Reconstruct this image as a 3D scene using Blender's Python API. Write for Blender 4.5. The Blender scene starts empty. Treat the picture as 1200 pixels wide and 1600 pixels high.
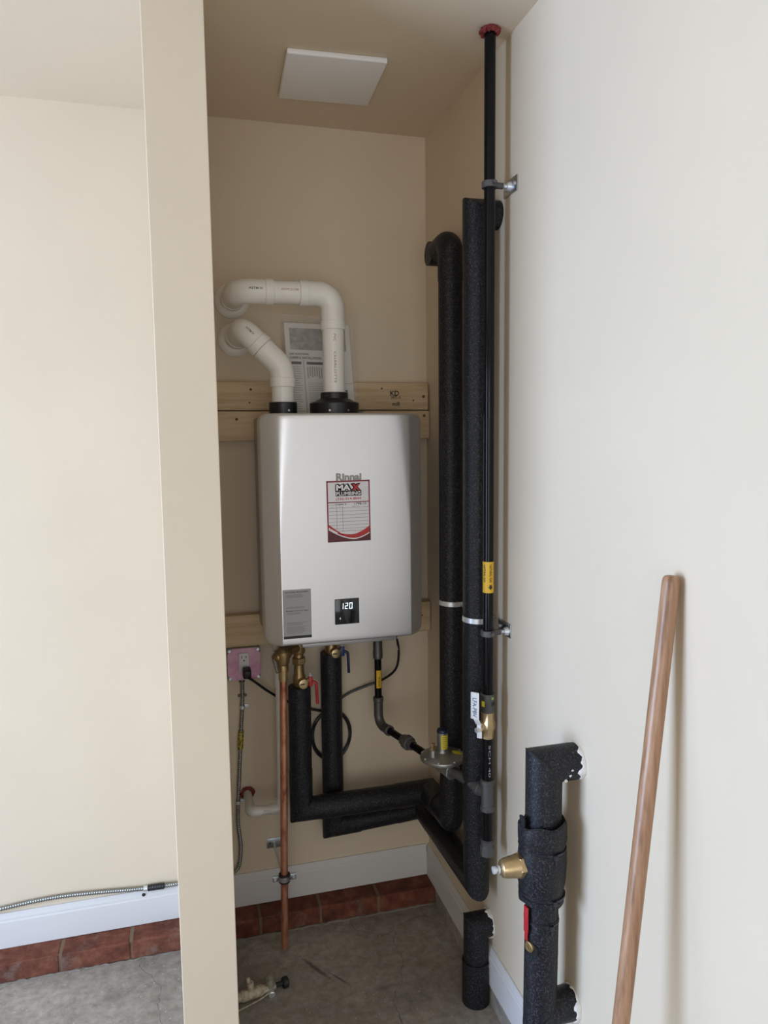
import bpy, bmesh, math, random
from mathutils import Vector, Matrix, Quaternion
random.seed(7)
PI = math.pi
C = bpy.context.scene.collection
scene = bpy.context.scene

# ------------------------------------------------------------------ camera
F_PX, YAW, PITCH, ROLL, EYE = 1154.56, 0.2675, 0.1059, 0.0115, 1.6069
cy, sy, cp, sp, cr, sr = (math.cos(YAW), math.sin(YAW), math.cos(PITCH), math.sin(PITCH),
                          math.cos(ROLL), math.sin(ROLL))
r0 = Vector((cy, -sy, 0)); u0 = Vector((sp*sy, sp*cy, cp)); fw = Vector((cp*sy, cp*cy, -sp))
rt = r0*cr - u0*sr; up = r0*sr + u0*cr
cam = bpy.data.cameras.new('camera'); cam.sensor_fit = 'VERTICAL'; cam.sensor_height = 24.0
cam.lens = F_PX/1600*24.0; cam.clip_start = 0.02; cam.clip_end = 60
camo = bpy.data.objects.new('camera', cam); C.objects.link(camo)
M = Matrix.Identity(4)
for i, v in enumerate((rt, up, -fw)):
    for k in range(3): M[k][i] = v[k]
M.translation = Vector((0, 0, EYE)); camo.matrix_world = M
scene.camera = camo

# ------------------------------------------------------------------ light
w = bpy.data.worlds.new('sky'); scene.world = w; w.use_nodes = True
w.node_tree.nodes['Background'].inputs[0].default_value = (0.75, 0.87, 1.0, 1)
w.node_tree.nodes['Background'].inputs[1].default_value = 1.0
def area(name, loc, rot, sx, sy_, power, col):
    l = bpy.data.lights.new(name, 'AREA'); l.shape = 'RECTANGLE'; l.size = sx; l.size_y = sy_
    l.energy = power; l.color = col
    o = bpy.data.objects.new(name, l); o.location = loc; o.rotation_euler = rot; C.objects.link(o)
    return o
# daylight entering by the open doorway in the left garage wall; added fill light behind the camera
area('daylight_doorway', (-3.22, 0.75, 1.06), (0, -PI/2, 0), 2.1, 1.8, 162, (0.47, 0.66, 1.0))
area('fill_behind_camera', (-0.85, -2.62, 1.08), (PI/2, 0, 0), 2.3, 2.05, 23.5, (0.97, 0.95, 0.93))
scene.view_settings.view_transform = 'Standard'; scene.view_settings.look = 'None'
scene.view_settings.gamma = 1; scene.view_settings.exposure = 0.28
scene.view_settings.use_curve_mapping = False
scene.cycles.max_bounces = 9; scene.cycles.diffuse_bounces = 7

# ------------------------------------------------------------------ materials
def nodes(m): return m.node_tree.nodes, m.node_tree.links
def base(name, col, rough=0.5, metal=0.0, spec=0.5, **kw):
    m = bpy.data.materials.new(name); m.use_nodes = True
    b = m.node_tree.nodes['Principled BSDF']
    b.inputs['Base Color'].default_value = (*col, 1); b.inputs['Roughness'].default_value = rough
    b.inputs['Metallic'].default_value = metal; b.inputs['Specular IOR Level'].default_value = spec
    for k, v in kw.items(): b.inputs[k].default_value = v
    return m
def coords(m):
    n, l = nodes(m); g = n.new('ShaderNodeNewGeometry'); return g.outputs['Position']
def noise(m, scale, detail=4, rough=0.6, vec=None, stretch=None):
    n, l = nodes(m); t = n.new('ShaderNodeTexNoise'); t.inputs['Scale'].default_value = scale
    t.inputs['Detail'].default_value = detail; t.inputs['Roughness'].default_value = rough
    v = vec or coords(m)
    if stretch:
        mp = n.new('ShaderNodeMapping'); mp.inputs['Scale'].default_value = stretch
        l.new(v, mp.inputs['Vector']); v = mp.outputs['Vector']
    l.new(v, t.inputs['Vector']); return t.outputs['Fac']
def ramp(m, fac, stops):
    n, l = nodes(m); r = n.new('ShaderNodeValToRGB'); e = r.color_ramp.elements
    while len(e) < len(stops): e.new(0.5)
    for el, (p, c) in zip(e, stops): el.position = p; el.color = (*c, 1)
    l.new(fac, r.inputs['Fac']); return r.outputs['Color']
def mix(m, fac, a, b):
    n, l = nodes(m); x = n.new('ShaderNodeMix'); x.data_type = 'RGBA'
    for s, v in ((x.inputs[0], fac), (x.inputs[6], a), (x.inputs[7], b)):
        if isinstance(v, (int, float)): s.default_value = v
        elif isinstance(v, tuple): s.default_value = (*v, 1)
        else: l.new(v, s)
    return x.outputs[2]
def setcol(m, c): m.node_tree.links.new(c, m.node_tree.nodes['Principled BSDF'].inputs['Base Color'])
def bump(m, h, strength=0.3, dist=0.001):
    n, l = nodes(m); b = n.new('ShaderNodeBump'); b.inputs['Strength'].default_value = strength
    b.inputs['Distance'].default_value = dist; l.new(h, b.inputs['Height'])
    l.new(b.outputs['Normal'], n['Principled BSDF'].inputs['Normal'])
def lin(r, g, b):
    f = lambda c: ((c/255+0.055)/1.055)**2.4 if c > 10 else c/255/12.92
    return (f(r), f(g), f(b))

def mk_paint(name, col, amt=0.06):
    m = base(name, col, 0.62, spec=0.3)
    dark = tuple(c*(1-amt) for c in col)
    setcol(m, ramp(m, noise(m, 1.7, 5), [(0.3, dark), (0.7, col)]))
    bump(m, noise(m, 260, 3), 0.12, 0.0006); return m
PAINT = mk_paint('cream_wall_paint', (0.688, 0.576, 0.432))
TRIM = mk_paint('white_trim_paint', (0.64, 0.62, 0.60), 0.04)
PANELW = base('white_panel_plastic', (0.84, 0.82, 0.80), 0.4)

def mk_concrete():
    m = base('concrete', (0.3, 0.29, 0.27), 0.75, spec=0.35)
    a = ramp(m, noise(m, 2.6, 8, 0.62), [(0.28, (0.24, 0.212, 0.178)), (0.5, (0.36, 0.325, 0.28)), (0.72, (0.47, 0.43, 0.375))])
    b = ramp(m, noise(m, 38, 6, 0.7), [(0.35, (0.55, 0.54, 0.52)), (0.65, (1.0, 1.0, 1.0))])
    n, l = nodes(m); mu = n.new('ShaderNodeMix'); mu.data_type = 'RGBA'; mu.blend_type = 'MULTIPLY'
    mu.inputs[0].default_value = 0.8; l.new(a, mu.inputs[6]); l.new(b, mu.inputs[7]); c = mu.outputs[2]
    # pale paint specks
    v = n.new('ShaderNodeTexVoronoi'); v.inputs['Scale'].default_value = 46; l.new(coords(m), v.inputs['Vector'])
    s = n.new('ShaderNodeMath'); s.operation = 'LESS_THAN'; s.inputs[1].default_value = 0.085; l.new(v.outputs['Distance'], s.inputs[0])
    c = mix(m, s.outputs[0], c, (0.50, 0.49, 0.46))
    # fine cracks
    vc = n.new('ShaderNodeTexVoronoi'); vc.feature = 'DISTANCE_TO_EDGE'; vc.inputs['Scale'].default_value = 1.15
    d = noise(m, 3.5, 6); ad = n.new('ShaderNodeVectorMath'); ad.operation = 'SCALE'; ad.inputs[3].default_value = 0.35
    nn = n.new('ShaderNodeTexNoise'); nn.inputs['Scale'].default_value = 3; nn.inputs['Detail'].default_value = 6
    l.new(coords(m), nn.inputs['Vector']); l.new(nn.outputs['Color'], ad.inputs[0])
    av = n.new('ShaderNodeVectorMath'); av.operation = 'ADD'; l.new(coords(m), av.inputs[0]); l.new(ad.outputs[0], av.inputs[1])
    l.new(av.outputs[0], vc.inputs['Vector'])
    lt = n.new('ShaderNodeMath'); lt.operation = 'LESS_THAN'; lt.inputs[1].default_value = 0.0011; l.new(vc.outputs['Distance'], lt.inputs[0])
    c = mix(m, lt.outputs[0], c, (0.13, 0.118, 0.105))
    # old dark smears with a shape of their own
    for (sx_, sy_, ang, hl, hw2, k) in ((0.335, 2.062, -1.02, .085, .009, .75), (0.395, 2.0, -.95, .05, .004, .8), (-.25, 2.11, .4, .05, .03, .35), (.52, 1.93, .1, .06, .012, .4)):
        mp = n.new('ShaderNodeMapping'); mp.vector_type = 'TEXTURE'; mp.inputs['Location'].default_value = (sx_, sy_, 0)
        mp.inputs['Rotation'].default_value = (0, 0, ang); mp.inputs['Scale'].default_value = (hl, hw2, 1)
        l.new(coords(m), mp.inputs['Vector']); le_ = n.new('ShaderNodeVectorMath'); le_.operation = 'LENGTH'; l.new(mp.outputs[0], le_.inputs[0])
        ns = n.new('ShaderNodeMath'); ns.operation = 'MULTIPLY_ADD'; l.new(noise(m, 70, 4), ns.inputs[0]); ns.inputs[1].default_value = 1.3; l.new(le_.outputs['Value'], ns.inputs[2])
        mr = n.new('ShaderNodeMapRange'); mr.inputs[1].default_value = 1.0; mr.inputs[2].default_value = 1.7; mr.inputs[3].default_value = k; mr.inputs[4].default_value = 0; l.new(ns.outputs[0], mr.inputs[0])
        c = mix(m, mr.outputs[0], c, (0.075, 0.055, 0.045))
    setcol(m, c); bump(m, noise(m, 90, 6, 0.7), 0.35, 0.002); return m
CONC = mk_concrete()

def mk_brick():
    m = base('red_brick', (0.2, 0.07, 0.05), 0.85, spec=0.25)
    c = ramp(m, noise(m, 22, 6, 0.65), [(0.3, (0.075, 0.024, 0.015)), (0.55, (0.155, 0.052, 0.030)), (0.8, (0.26, 0.115, 0.07))])
    d = ramp(m, noise(m, 9, 7, 0.7), [(0.56, (0, 0, 0)), (0.72, (0.75, 0.75, 0.75))])
    c = mix(m, d, c, (0.21, 0.16, 0.135)); setcol(m, c); bump(m, noise(m, 160, 5), 0.5, 0.002); return m
BRICK = mk_brick()
MORTAR = base('mortar', (0.17, 0.115, 0.07), 0.95); bump(MORTAR, noise(MORTAR, 120, 5), 0.6, 0.003)

def mk_foam():
    m = base('black_foam', (0.02, 0.02, 0.024), 0.46, spec=0.28)
    c = ramp(m, noise(m, 260, 3, 0.75), [(0.40, (0.005, 0.005, 0.006)), (0.54, (0.014, 0.014, 0.0165)), (0.70, (0.07, 0.071, 0.082))])
    setcol(m, c); bump(m, noise(m, 240, 4, 0.7), 0.35, 0.0015); return m
FOAM = mk_foam()
FOAMD = base('foam_end_grain', (0.02, 0.019, 0.018), 0.95, spec=0.2); bump(FOAMD, noise(FOAMD, 300, 5), 0.8, 0.003)
BLACKP = base('black_plastic', (0.012, 0.012, 0.013), 0.38)
RUBBER = base('black_rubber', (0.014, 0.014, 0.014), 0.6)
TIE = base('black_nylon', (0.014, 0.014, 0.02), 0.22)

def mk_pvc(name, col):
    m = base(name, col, 0.32, spec=0.5)
    setcol(m, ramp(m, noise(m, 14, 4), [(0.3, tuple(c*0.94 for c in col)), (0.7, col)])); return m
PVC = mk_pvc('white_pvc', (0.86, 0.83, 0.77))
PVCG = mk_pvc('grey_white_pvc', (0.62, 0.60, 0.55))
PVCO = base('old_yellowed_pvc', (0.5, 0.42, 0.3), 0.6)
setcol(PVCO, ramp(PVCO, noise(PVCO, 60, 5), [(0.35, (0.30, 0.22, 0.14)), (0.6, (0.55, 0.48, 0.36))]))

SILVER = base('silver_panel', (0.74, 0.735, 0.745), 0.34, metal=0.74)
SILVER2 = base('silver_body', (0.36, 0.355, 0.35), 0.45, metal=0.5)
STEEL = base('zinc_steel', (0.52, 0.55, 0.58), 0.32, metal=1.0)
bump(STEEL, noise(STEEL, 300, 3), 0.1, 0.0005)
STEELW = base('white_zinc', (0.72, 0.74, 0.76), 0.4, metal=0.7)
ALU = base('cast_aluminium', (0.36, 0.36, 0.35), 0.42, metal=0.85); bump(ALU, noise(ALU, 350, 4), 0.3, 0.001)
IRON = base('grey_malleable_iron', (0.105, 0.102, 0.10), 0.5, metal=0.4); bump(IRON, noise(IRON, 420, 4), 0.5, 0.001)
IRONC = base('light_iron_fitting', (0.12, 0.117, 0.113), 0.45, metal=0.6); bump(IRONC, noise(IRONC, 420, 4), 0.4, 0.001)
GASBLK = base('black_gas_pipe', (0.004, 0.004, 0.005), 0.12, spec=0.22)
def mk_brass(name, a, b, rough):
    m = base(name, a, rough, metal=0.9)
    setcol(m, ramp(m, noise(m, 45, 4), [(0.35, a), (0.7, b)])); return m
BRASS = mk_brass('dull_brass', (0.30, 0.20, 0.09), (0.44, 0.31, 0.15), 0.42)
BRASSL = mk_brass('light_brass', (0.52, 0.38, 0.20), (0.62, 0.47, 0.27), 0.34)
def mk_copper():
    m = base('copper', (0.6, 0.27, 0.17), 0.4, metal=0.75)
    c = ramp(m, noise(m, 26, 5, 0.65, stretch=(2.2, 2.2, 0.6)), [(0.3, (0.27, 0.085, 0.045)), (0.46, (0.58, 0.25, 0.15)), (0.75, (0.72, 0.40, 0.27))])
    setcol(m, c); return m
COPPER = mk_copper()
def mk_wood(name, a, b, c_, stretch, scale=9, rough=0.6):
    m = base(name, b, rough, spec=0.35)
    c = ramp(m, noise(m, scale, 7, 0.62, stretch=stretch), [(0.3, a), (0.5, b), (0.72, c_)])
    setcol(m, c); bump(m, noise(m, scale*3, 4, stretch=stretch), 0.15, 0.001); return m
PINE = mk_wood('pine', (0.48, 0.33, 0.19), (0.60, 0.45, 0.28), (0.68, 0.54, 0.36), (0.5, 6, 7))
KNOT = base('dark_knot', (0.13, 0.06, 0.03), 0.7)
HANDLEW = mk_wood('varnished_hardwood', (0.19, 0.095, 0.05), (0.33, 0.18, 0.10), (0.43, 0.255, 0.15), (14, 14, 0.7), 7, 0.3)
RED = base('red_vinyl', (0.42, 0.015, 0.025), 0.4)
BLUE = base('blue_vinyl', (0.012, 0.035, 0.16), 0.42)
NAVY = base('dark_blue_cap', (0.008, 0.018, 0.055), 0.4)
CAULK = base('red_firestop_caulk', (0.20, 0.022, 0.02), 0.7); bump(CAULK, noise(CAULK, 150, 4), 0.7, 0.003)
PLASTER = base('white_plaster', (0.72, 0.69, 0.63), 0.9); bump(PLASTER, noise(PLASTER, 200, 5), 0.6, 0.002)
PINK = base('pink_cover', (0.56, 0.24, 0.38), 0.42)
setcol(PINK, ramp(PINK, noise(PINK, 22, 3), [(0.35, (0.58, 0.25, 0.40)), (0.65, (0.68, 0.42, 0.54))]))
OUTLET = base('grey_outlet', (0.62, 0.60, 0.60), 0.4)
DARK = base('dark_slot', (0.01, 0.01, 0.01), 0.6)
YELLOW = base('yellow_label', (0.72, 0.42, 0.02), 0.45)
YELLOWG = base('bright_yellow_label', (0.72, 0.62, 0.03), 0.45)
TAG = base('yellow_green_tape', (0.36, 0.30, 0.02), 0.5)
setcol(TAG, ramp(TAG, noise(TAG, 160, 3), [(0.42, (0.06, 0.05, 0.01)), (0.55, (0.42, 0.36, 0.03))]))
INK = base('black_ink', (0.02, 0.02, 0.02), 0.6)
INKG = base('grey_ink', (0.17, 0.165, 0.16), 0.6)
INKL = base('light_grey_ink', (0.36, 0.355, 0.35), 0.6)
LOGO = base('grey_logo', (0.30, 0.29, 0.27), 0.45, metal=0.3)
WHITE = base('white_print', (0.82, 0.82, 0.82), 0.5)
STICK = base('white_sticker', (0.76, 0.75, 0.77), 0.4)
MAROON = base('maroon_print', (0.10, 0.010, 0.018), 0.45)
PRED = base('red_print', (0.48, 0.025, 0.03), 0.45)
GREYLAB = base('grey_label', (0.33, 0.33, 0.325), 0.45)
PAPER = base('paper', (0.80, 0.78, 0.74), 0.75)
PAPERG = base('grey_printed_photo', (0.40, 0.385, 0.36), 0.75)
setcol(PAPERG, ramp(PAPERG, noise(PAPERG, 60, 5), [(0.35, (0.28, 0.27, 0.25)), (0.65, (0.46, 0.44, 0.41))]))
BAG = base('clear_plastic_film', (0.9, 0.9, 0.9), 0.12, spec=0.6)
BAG.node_tree.nodes['Principled BSDF'].inputs['Alpha'].default_value = 0.10
bump(BAG, noise(BAG, 45, 3), 0.6, 0.004)
SCREEN = base('black_glass', (0.010, 0.011, 0.014), 0.12)
LED = base('lit_display_digits', (0.8, 0.9, 1.0), 0.5)
LED.node_tree.nodes['Principled BSDF'].inputs['Emission Color'].default_value = (0.75, 0.9, 1.0, 1)
LED.node_tree.nodes['Principled BSDF'].inputs['Emission Strength'].default_value = 1.0
ARMOR = base('armoured_aluminium', (0.30, 0.30, 0.29), 0.35, metal=0.9)
CLEAR = base('clear_sleeve', (0.6, 0.58, 0.55), 0.25)

# ------------------------------------------------------------------ mesh helpers
V = lambda *a: Vector(a)
class MB:
    def __init__(s): s.v = []; s.f = []
    def add(s, vs, fs):
        o = len(s.v); s.v += [Vector(v) for v in vs]; s.f += [tuple(i+o for i in f) for f in fs]; return s
    def bm(s, bm):
        bm.verts.ensure_lookup_table(); bm.verts.index_update()
        s.add([v.co.copy() for v in bm.verts], [[v.index for v in f.verts] for f in bm.faces]); bm.free(); return s
    def box(s, c, size, bev=0.0, rot=None, seg=2):
        b = bmesh.new(); bmesh.ops.create_cube(b, size=1)
        for v in b.verts: v.co = Vector((v.co.x*size[0], v.co.y*size[1], v.co.z*size[2]))
        if bev: bmesh.ops.bevel(b, geom=list(b.edges), offset=bev, segments=seg, affect='EDGES', profile=0.5)
        for v in b.verts:
            if rot is not None: v.co = rot @ v.co
            v.co += Vector(c)
        return s.bm(b)
    def mm(s, a, b, bev=0.0): # box by two corners
        a, b = Vector(a), Vector(b); return s.box((a+b)/2, [abs(q) for q in (b-a)], bev)
    def sweep(s, pts, r, n=24, cap=True, u=None):
        pts = [Vector(p) for p in pts]; N = len(pts)
        rs = r if isinstance(r, (list, tuple)) else [r]*N
        t = (pts[1]-pts[0]).normalized()
        if u is None:
            u = t.orthogonal()
        u = (u - t*u.dot(t)).normalized(); vs = []
        for i in range(N):
            tin = t; tout = (pts[i+1]-pts[i]).normalized() if i < N-1 else tin
            b = (tin+tout)
            b = b.normalized() if b.length > 1e-6 else tin
            w_ = tin.cross(u)
            for k in range(n):
                a = 2*PI*k/n; d = (u*math.cos(a)+w_*math.sin(a))*rs[i]
                vs.append(pts[i] + d - tin*(d.dot(b)/tin.dot(b)))
            q = tin.rotation_difference(tout); u = (q @ u); t = tout; u = (u - t*u.dot(t)).normalized()
        fs = [(i*n+k, i*n+(k+1) % n, (i+1)*n+(k+1) % n, (i+1)*n+k) for i in range(N-1) for k in range(n)]
        if cap: fs += [tuple(range(n-1, -1, -1)), tuple((N-1)*n+k for k in range(n))]
        return s.add(vs, fs)
    def lathe(s, o, ax, prof, n=24, u=None, sides=None):
        # prof: (distance along axis, radius)
        o = Vector(o); ax = Vector(ax).normalized(); u = Vector(u) if u is not None else ax.orthogonal()
        u = (u-ax*u.dot(ax)).normalized(); w_ = ax.cross(u); vs = []
        for h, r in prof:
            for k in range(n):
                a = 2*PI*(k+0.5)/n; vs.append(o+ax*h+(u*math.cos(a)+w_*math.sin(a))*max(r, 1e-5))
        N = len(prof)
        fs = [(i*n+k, i*n+(k+1) % n, (i+1)*n+(k+1) % n, (i+1)*n+k) for i in range(N-1) for k in range(n)]
        fs += [tuple(range(n-1, -1, -1)), tuple((N-1)*n+k for k in range(n))]
        return s.add(vs, fs)
    def cyl(s, a, b, r, n=24, bev=0.0):
        a, b = Vector(a), Vector(b); L = (b-a).length
        prof = [(0, r-bev), (bev, r), (L-bev, r), (L, r-bev)] if bev else [(0, r), (L, r)]
        return s.lathe(a, b-a, prof, n)
    def prism(s, poly, o, ex, ey, depth):
        # polygon in the (ex, ey) plane at o, thickened along ex x ey by depth
        o, ex, ey = Vector(o), Vector(ex), Vector(ey); nz = ex.cross(ey).normalized()*depth
        n = len(poly); a = [o+ex*p[0]+ey*p[1] for p in poly]
        return s.add(a+[p+nz for p in a], [tuple(range(n-1, -1, -1)), tuple(range(n, 2*n))] +
                     [(i, (i+1) % n, n+(i+1) % n, n+i) for i in range(n)])
    def torus(s, o, ax, R, r, n=28, m=10):
        o = Vector(o); ax = Vector(ax).normalized(); u = ax.orthogonal().normalized(); w_ = ax.cross(u); vs = []
        for i in range(n):
            a = 2*PI*i/n; d = u*math.cos(a)+w_*math.sin(a)
            for k in range(m):
                b = 2*PI*k/m; vs.append(o+d*(R+r*math.cos(b))+ax*r*math.sin(b))
        return s.add(vs, [(i*m+k, ((i+1) % n)*m+k, ((i+1) % n)*m+(k+1) % m, i*m+(k+1) % m) for i in range(n) for k in range(m)])
    def band(s, o, ax, r0_, r1_, h, n=32, bev=0.0008): # hollow ring centred on o
        o = Vector(o); ax = Vector(ax).normalized(); u = ax.orthogonal().normalized(); w_ = ax.cross(u)
        pr = [(r0_, -h/2), (r1_-bev, -h/2), (r1_, -h/2+bev), (r1_, h/2-bev), (r1_-bev, h/2), (r0_, h/2)]; m = len(pr); vs = []
        for i in range(n):
            a = 2*PI*i/n; d = u*math.cos(a)+w_*math.sin(a)
            for r, z in pr: vs.append(o+d*r+ax*z)
        return s.add(vs, [(i*m+k, ((i+1) % n)*m+k, ((i+1) % n)*m+(k+1) % m, i*m+(k+1) % m) for i in range(n) for k in range(m)])
    def blob(s, c, size, amp=0.25, seed=0, sub=2):
        b = bmesh.new(); bmesh.ops.create_icosphere(b, subdivisions=sub, radius=1); rnd = random.Random(seed)
        for v in b.verts:
            k = 1+rnd.uniform(-amp, amp); v.co = Vector((v.co.x*size[0]*k+c[0], v.co.y*size[1]*k+c[1], v.co.z*size[2]*k+c[2]))
        return s.bm(b)

def bend(pts, rad, seg=8):
    pts = [Vector(p) for p in pts]; out = [pts[0]]
    for i in range(1, len(pts)-1):
        a = (pts[i-1]-pts[i]).normalized(); b = (pts[i+1]-pts[i]).normalized()
        ang = a.angle(b); rr = rad[i-1] if isinstance(rad, (list, tuple)) else rad
        d = min(rr/math.tan(ang/2), (pts[i-1]-pts[i]).length*0.49, (pts[i+1]-pts[i]).length*0.49); rr = d*math.tan(ang/2)
        cen = pts[i]+(a+b).normalized()*(rr/math.sin(ang/2)); p0 = pts[i]+a*d; p1 = pts[i]+b*d
        v0, v1 = p0-cen, p1-cen; ax = v0.cross(v1).normalized(); th = v0.angle(v1)
        for k in range(seg+1): out.append(cen+Quaternion(ax, th*k/seg) @ v0)
    out.append(pts[-1]); return out
def spline(pts, per=8):
    p = [Vector(q) for q in pts]; p = [p[0]*2-p[1]]+p+[p[-1]*2-p[-2]]; out = []
    for i in range(1, len(p)-2):
        for k in range(per):
            t = k/per; a, b, c, d = p[i-1:i+3]
            out.append(0.5*((2*b)+(c-a)*t+(2*a-5*b+4*c-d)*t*t+(3*b-a-3*c+d)*t**3))
    out.append(p[-2]); return out
def resample(pts, step):
    out = [pts[0]]; acc = 0.0
    for a, b in zip(pts, pts[1:]):
        L = (b-a).length; pos = step-acc
        while pos < L: out.append(a.lerp(b, pos/L)); pos += step
        acc = L-(pos-step)
    return out

WO = {}
STUFF = {'small_print', 'handwriting', 'heading_print', 'headings', 'text_lines', 'ruled_lines', 'printed_marking', 'print', 'ink_stamp', 'lettering_shadow', 'company_lettering', 'phone_lettering', 'digits', 'red_border', 'plaster_smear', 'firestop_ring', 'brand_lettering'}
def link(o, parent, world):
    C.objects.link(o); WO[o.name] = Vector(world)
    if parent is not None: o.parent = parent; o.location = Vector(world)-WO[parent.name]
    else: o.location = world
    return o
def thing(name, label, cat, loc, group=None):
    o = bpy.data.objects.new(name, None); o.empty_display_size = 0.05
    o['label'] = label; o['category'] = cat
    if group: o['group'] = group
    return link(o, None, loc)
def part(name, mb, mat, parent=None, label=None, smooth=True, origin=None, ang=29):
    lo = [min(v[i] for v in mb.v) for i in range(3)]; hi = [max(v[i] for v in mb.v) for i in range(3)]
    c = Vector(origin) if origin is not None else Vector(((lo[0]+hi[0])/2, (lo[1]+hi[1])/2, lo[2]))
    me = bpy.data.meshes.new(name); me.from_pydata([v-c for v in mb.v], [], mb.f)
    b = bmesh.new(); b.from_mesh(me); bmesh.ops.recalc_face_normals(b, faces=b.faces); b.to_mesh(me); b.free()
    me.materials.append(mat)
    if smooth:
        me.polygons.foreach_set('use_smooth', [True]*len(me.polygons)); me.set_sharp_from_angle(angle=math.radians(ang))
    o = bpy.data.objects.new(name, me)
    if label: o['label'] = label
    if name in STUFF: o['kind'] = 'stuff'
    return link(o, parent, c)
def struct(name, mb, mat, label, cat, smooth=False):
    o = part(name, mb, mat, None, label, smooth); o['kind'] = 'structure'; o['category'] = cat; return o
def solo(name, mb, mat, label, cat, group=None, smooth=True):
    o = part(name, mb, mat, None, label, smooth); o['category'] = cat
    if group: o['group'] = group
    return o

# flat lettering: returns 2D triangulated text fitted to a width, as (verts, faces, width, height)
_tc = {}
def text2d(s, bold=0.0):
    key = (s, bold)
    if key in _tc: return _tc[key]
    cu = bpy.data.curves.new('lettering', 'FONT'); cu.body = s; cu.size = 1; cu.resolution_u = 3; cu.offset = bold
    cu.align_x = 'CENTER'; cu.align_y = 'CENTER'
    o = bpy.data.objects.new('lettering', cu); C.objects.link(o)
    dg = bpy.context.evaluated_depsgraph_get(); me = bpy.data.meshes.new_from_object(o.evaluated_get(dg))
    vs = [tuple(v.co[:2]) for v in me.vertices]; fs = [tuple(p.vertices) for p in me.polygons]
    bpy.data.objects.remove(o); bpy.data.curves.remove(cu); bpy.data.meshes.remove(me)
    x0, x1 = min(v[0] for v in vs), max(v[0] for v in vs); y0, y1 = min(v[1] for v in vs), max(v[1] for v in vs)
    vs = [((v[0]-(x0+x1)/2), (v[1]-(y0+y1)/2)) for v in vs]
    _tc[key] = (vs, fs, x1-x0, y1-y0); return _tc[key]
def put_text(mb, s, c, ex, ey, width=None, height=None, bold=0.0):
    vs, fs, w_, h_ = text2d(s, bold); kx = width/w_ if width else height/h_; ky = height/h_ if height else kx
    c, ex, ey = Vector(c), Vector(ex), Vector(ey)
    mb.add([c+ex*(v[0]*kx)+ey*(v[1]*ky) for v in vs], fs); return mb
def wrap_text(mb, s, c, ax, face, r, length, height, bold=0.0):
    # lettering running along the axis of a cylinder, centred on the generatrix that faces `face`
    vs, fs, w_, h_ = text2d(s, bold); ax = Vector(ax).normalized(); f = Vector(face); f = (f-ax*f.dot(ax)).normalized()
    side = f.cross(ax)*-1; c = Vector(c); out = []
    side = ax.cross(f)*-1
    upv = f.cross(ax)
    for v in vs:
        a = v[1]*height/h_/r; out.append(c+ax*(v[0]*length/w_)+(f*math.cos(a)+upv*math.sin(a))*r)
    mb.add(out, fs); return mb
def wrap_patch(mb, c, ax, face, r, length, arc, n=14):
    # a curved label patch on a cylinder
    ax = Vector(ax).normalized(); f = Vector(face); f = (f-ax*f.dot(ax)).normalized(); u = f.cross(ax); c = Vector(c)
    vs = []; 
    for i in range(n+1):
        a = -arc/2+arc*i/n; d = (f*math.cos(a)+u*math.sin(a))
        for k in (-0.5, 0.5):
            vs.append(c+ax*length*k+d*r)
    for i in range(n+1):
        a = -arc/2+arc*i/n; d = (f*math.cos(a)+u*math.sin(a))
        for k in (-0.5, 0.5):
            vs.append(c+ax*length*k+d*(r-0.0006))
    m = 2*(n+1)
    fs = [(2*i, 2*i+1, 2*i+3, 2*i+2) for i in range(n)]+[(m+2*i+2, m+2*i+3, m+2*i+1, m+2*i) for i in range(n)]
    fs += [(2*i, 2*i+2, m+2*i+2, m+2*i) for i in range(n)]+[(2*i+3, 2*i+1, m+2*i+1, m+2*i+3) for i in range(n)]
    mb.add(vs, fs); return mb

# ------------------------------------------------------------------ the setting
XR, YB, H = 0.793, 2.345, 2.544
PX0, PX1, PY = -0.0393, 0.0747, 1.507
XL, YF = -3.2, -2.6
T = 0.12
struct('floor', MB().mm((XL-T, YF-T, -0.1), (XR+T, YB+T, 0)), CONC, 'worn grey concrete garage floor with pale specks and fine cracks', 'floor')
struct('ceiling', MB().mm((XL-T, YF-T, H), (XR+T, YB+T, H+0.1)), PAINT, 'cream painted drywall ceiling above the alcove', 'ceiling')
struct('wall_back', MB().mm((XL-T, YB, 0), (XR+T, YB+T, H)), PAINT, 'cream painted back wall behind the water heater', 'wall')
struct('wall_right', MB().mm((XR, YF-T, 0), (XR+T, YB, H)), PAINT, 'long cream white right wall carrying the insulated pipes', 'wall')
struct('wall_partition', MB().mm((PX0, PY, 0), (PX1, YB, H), 0.0015), PAINT, 'narrow cream partition wall end left of the alcove', 'wall')
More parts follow.
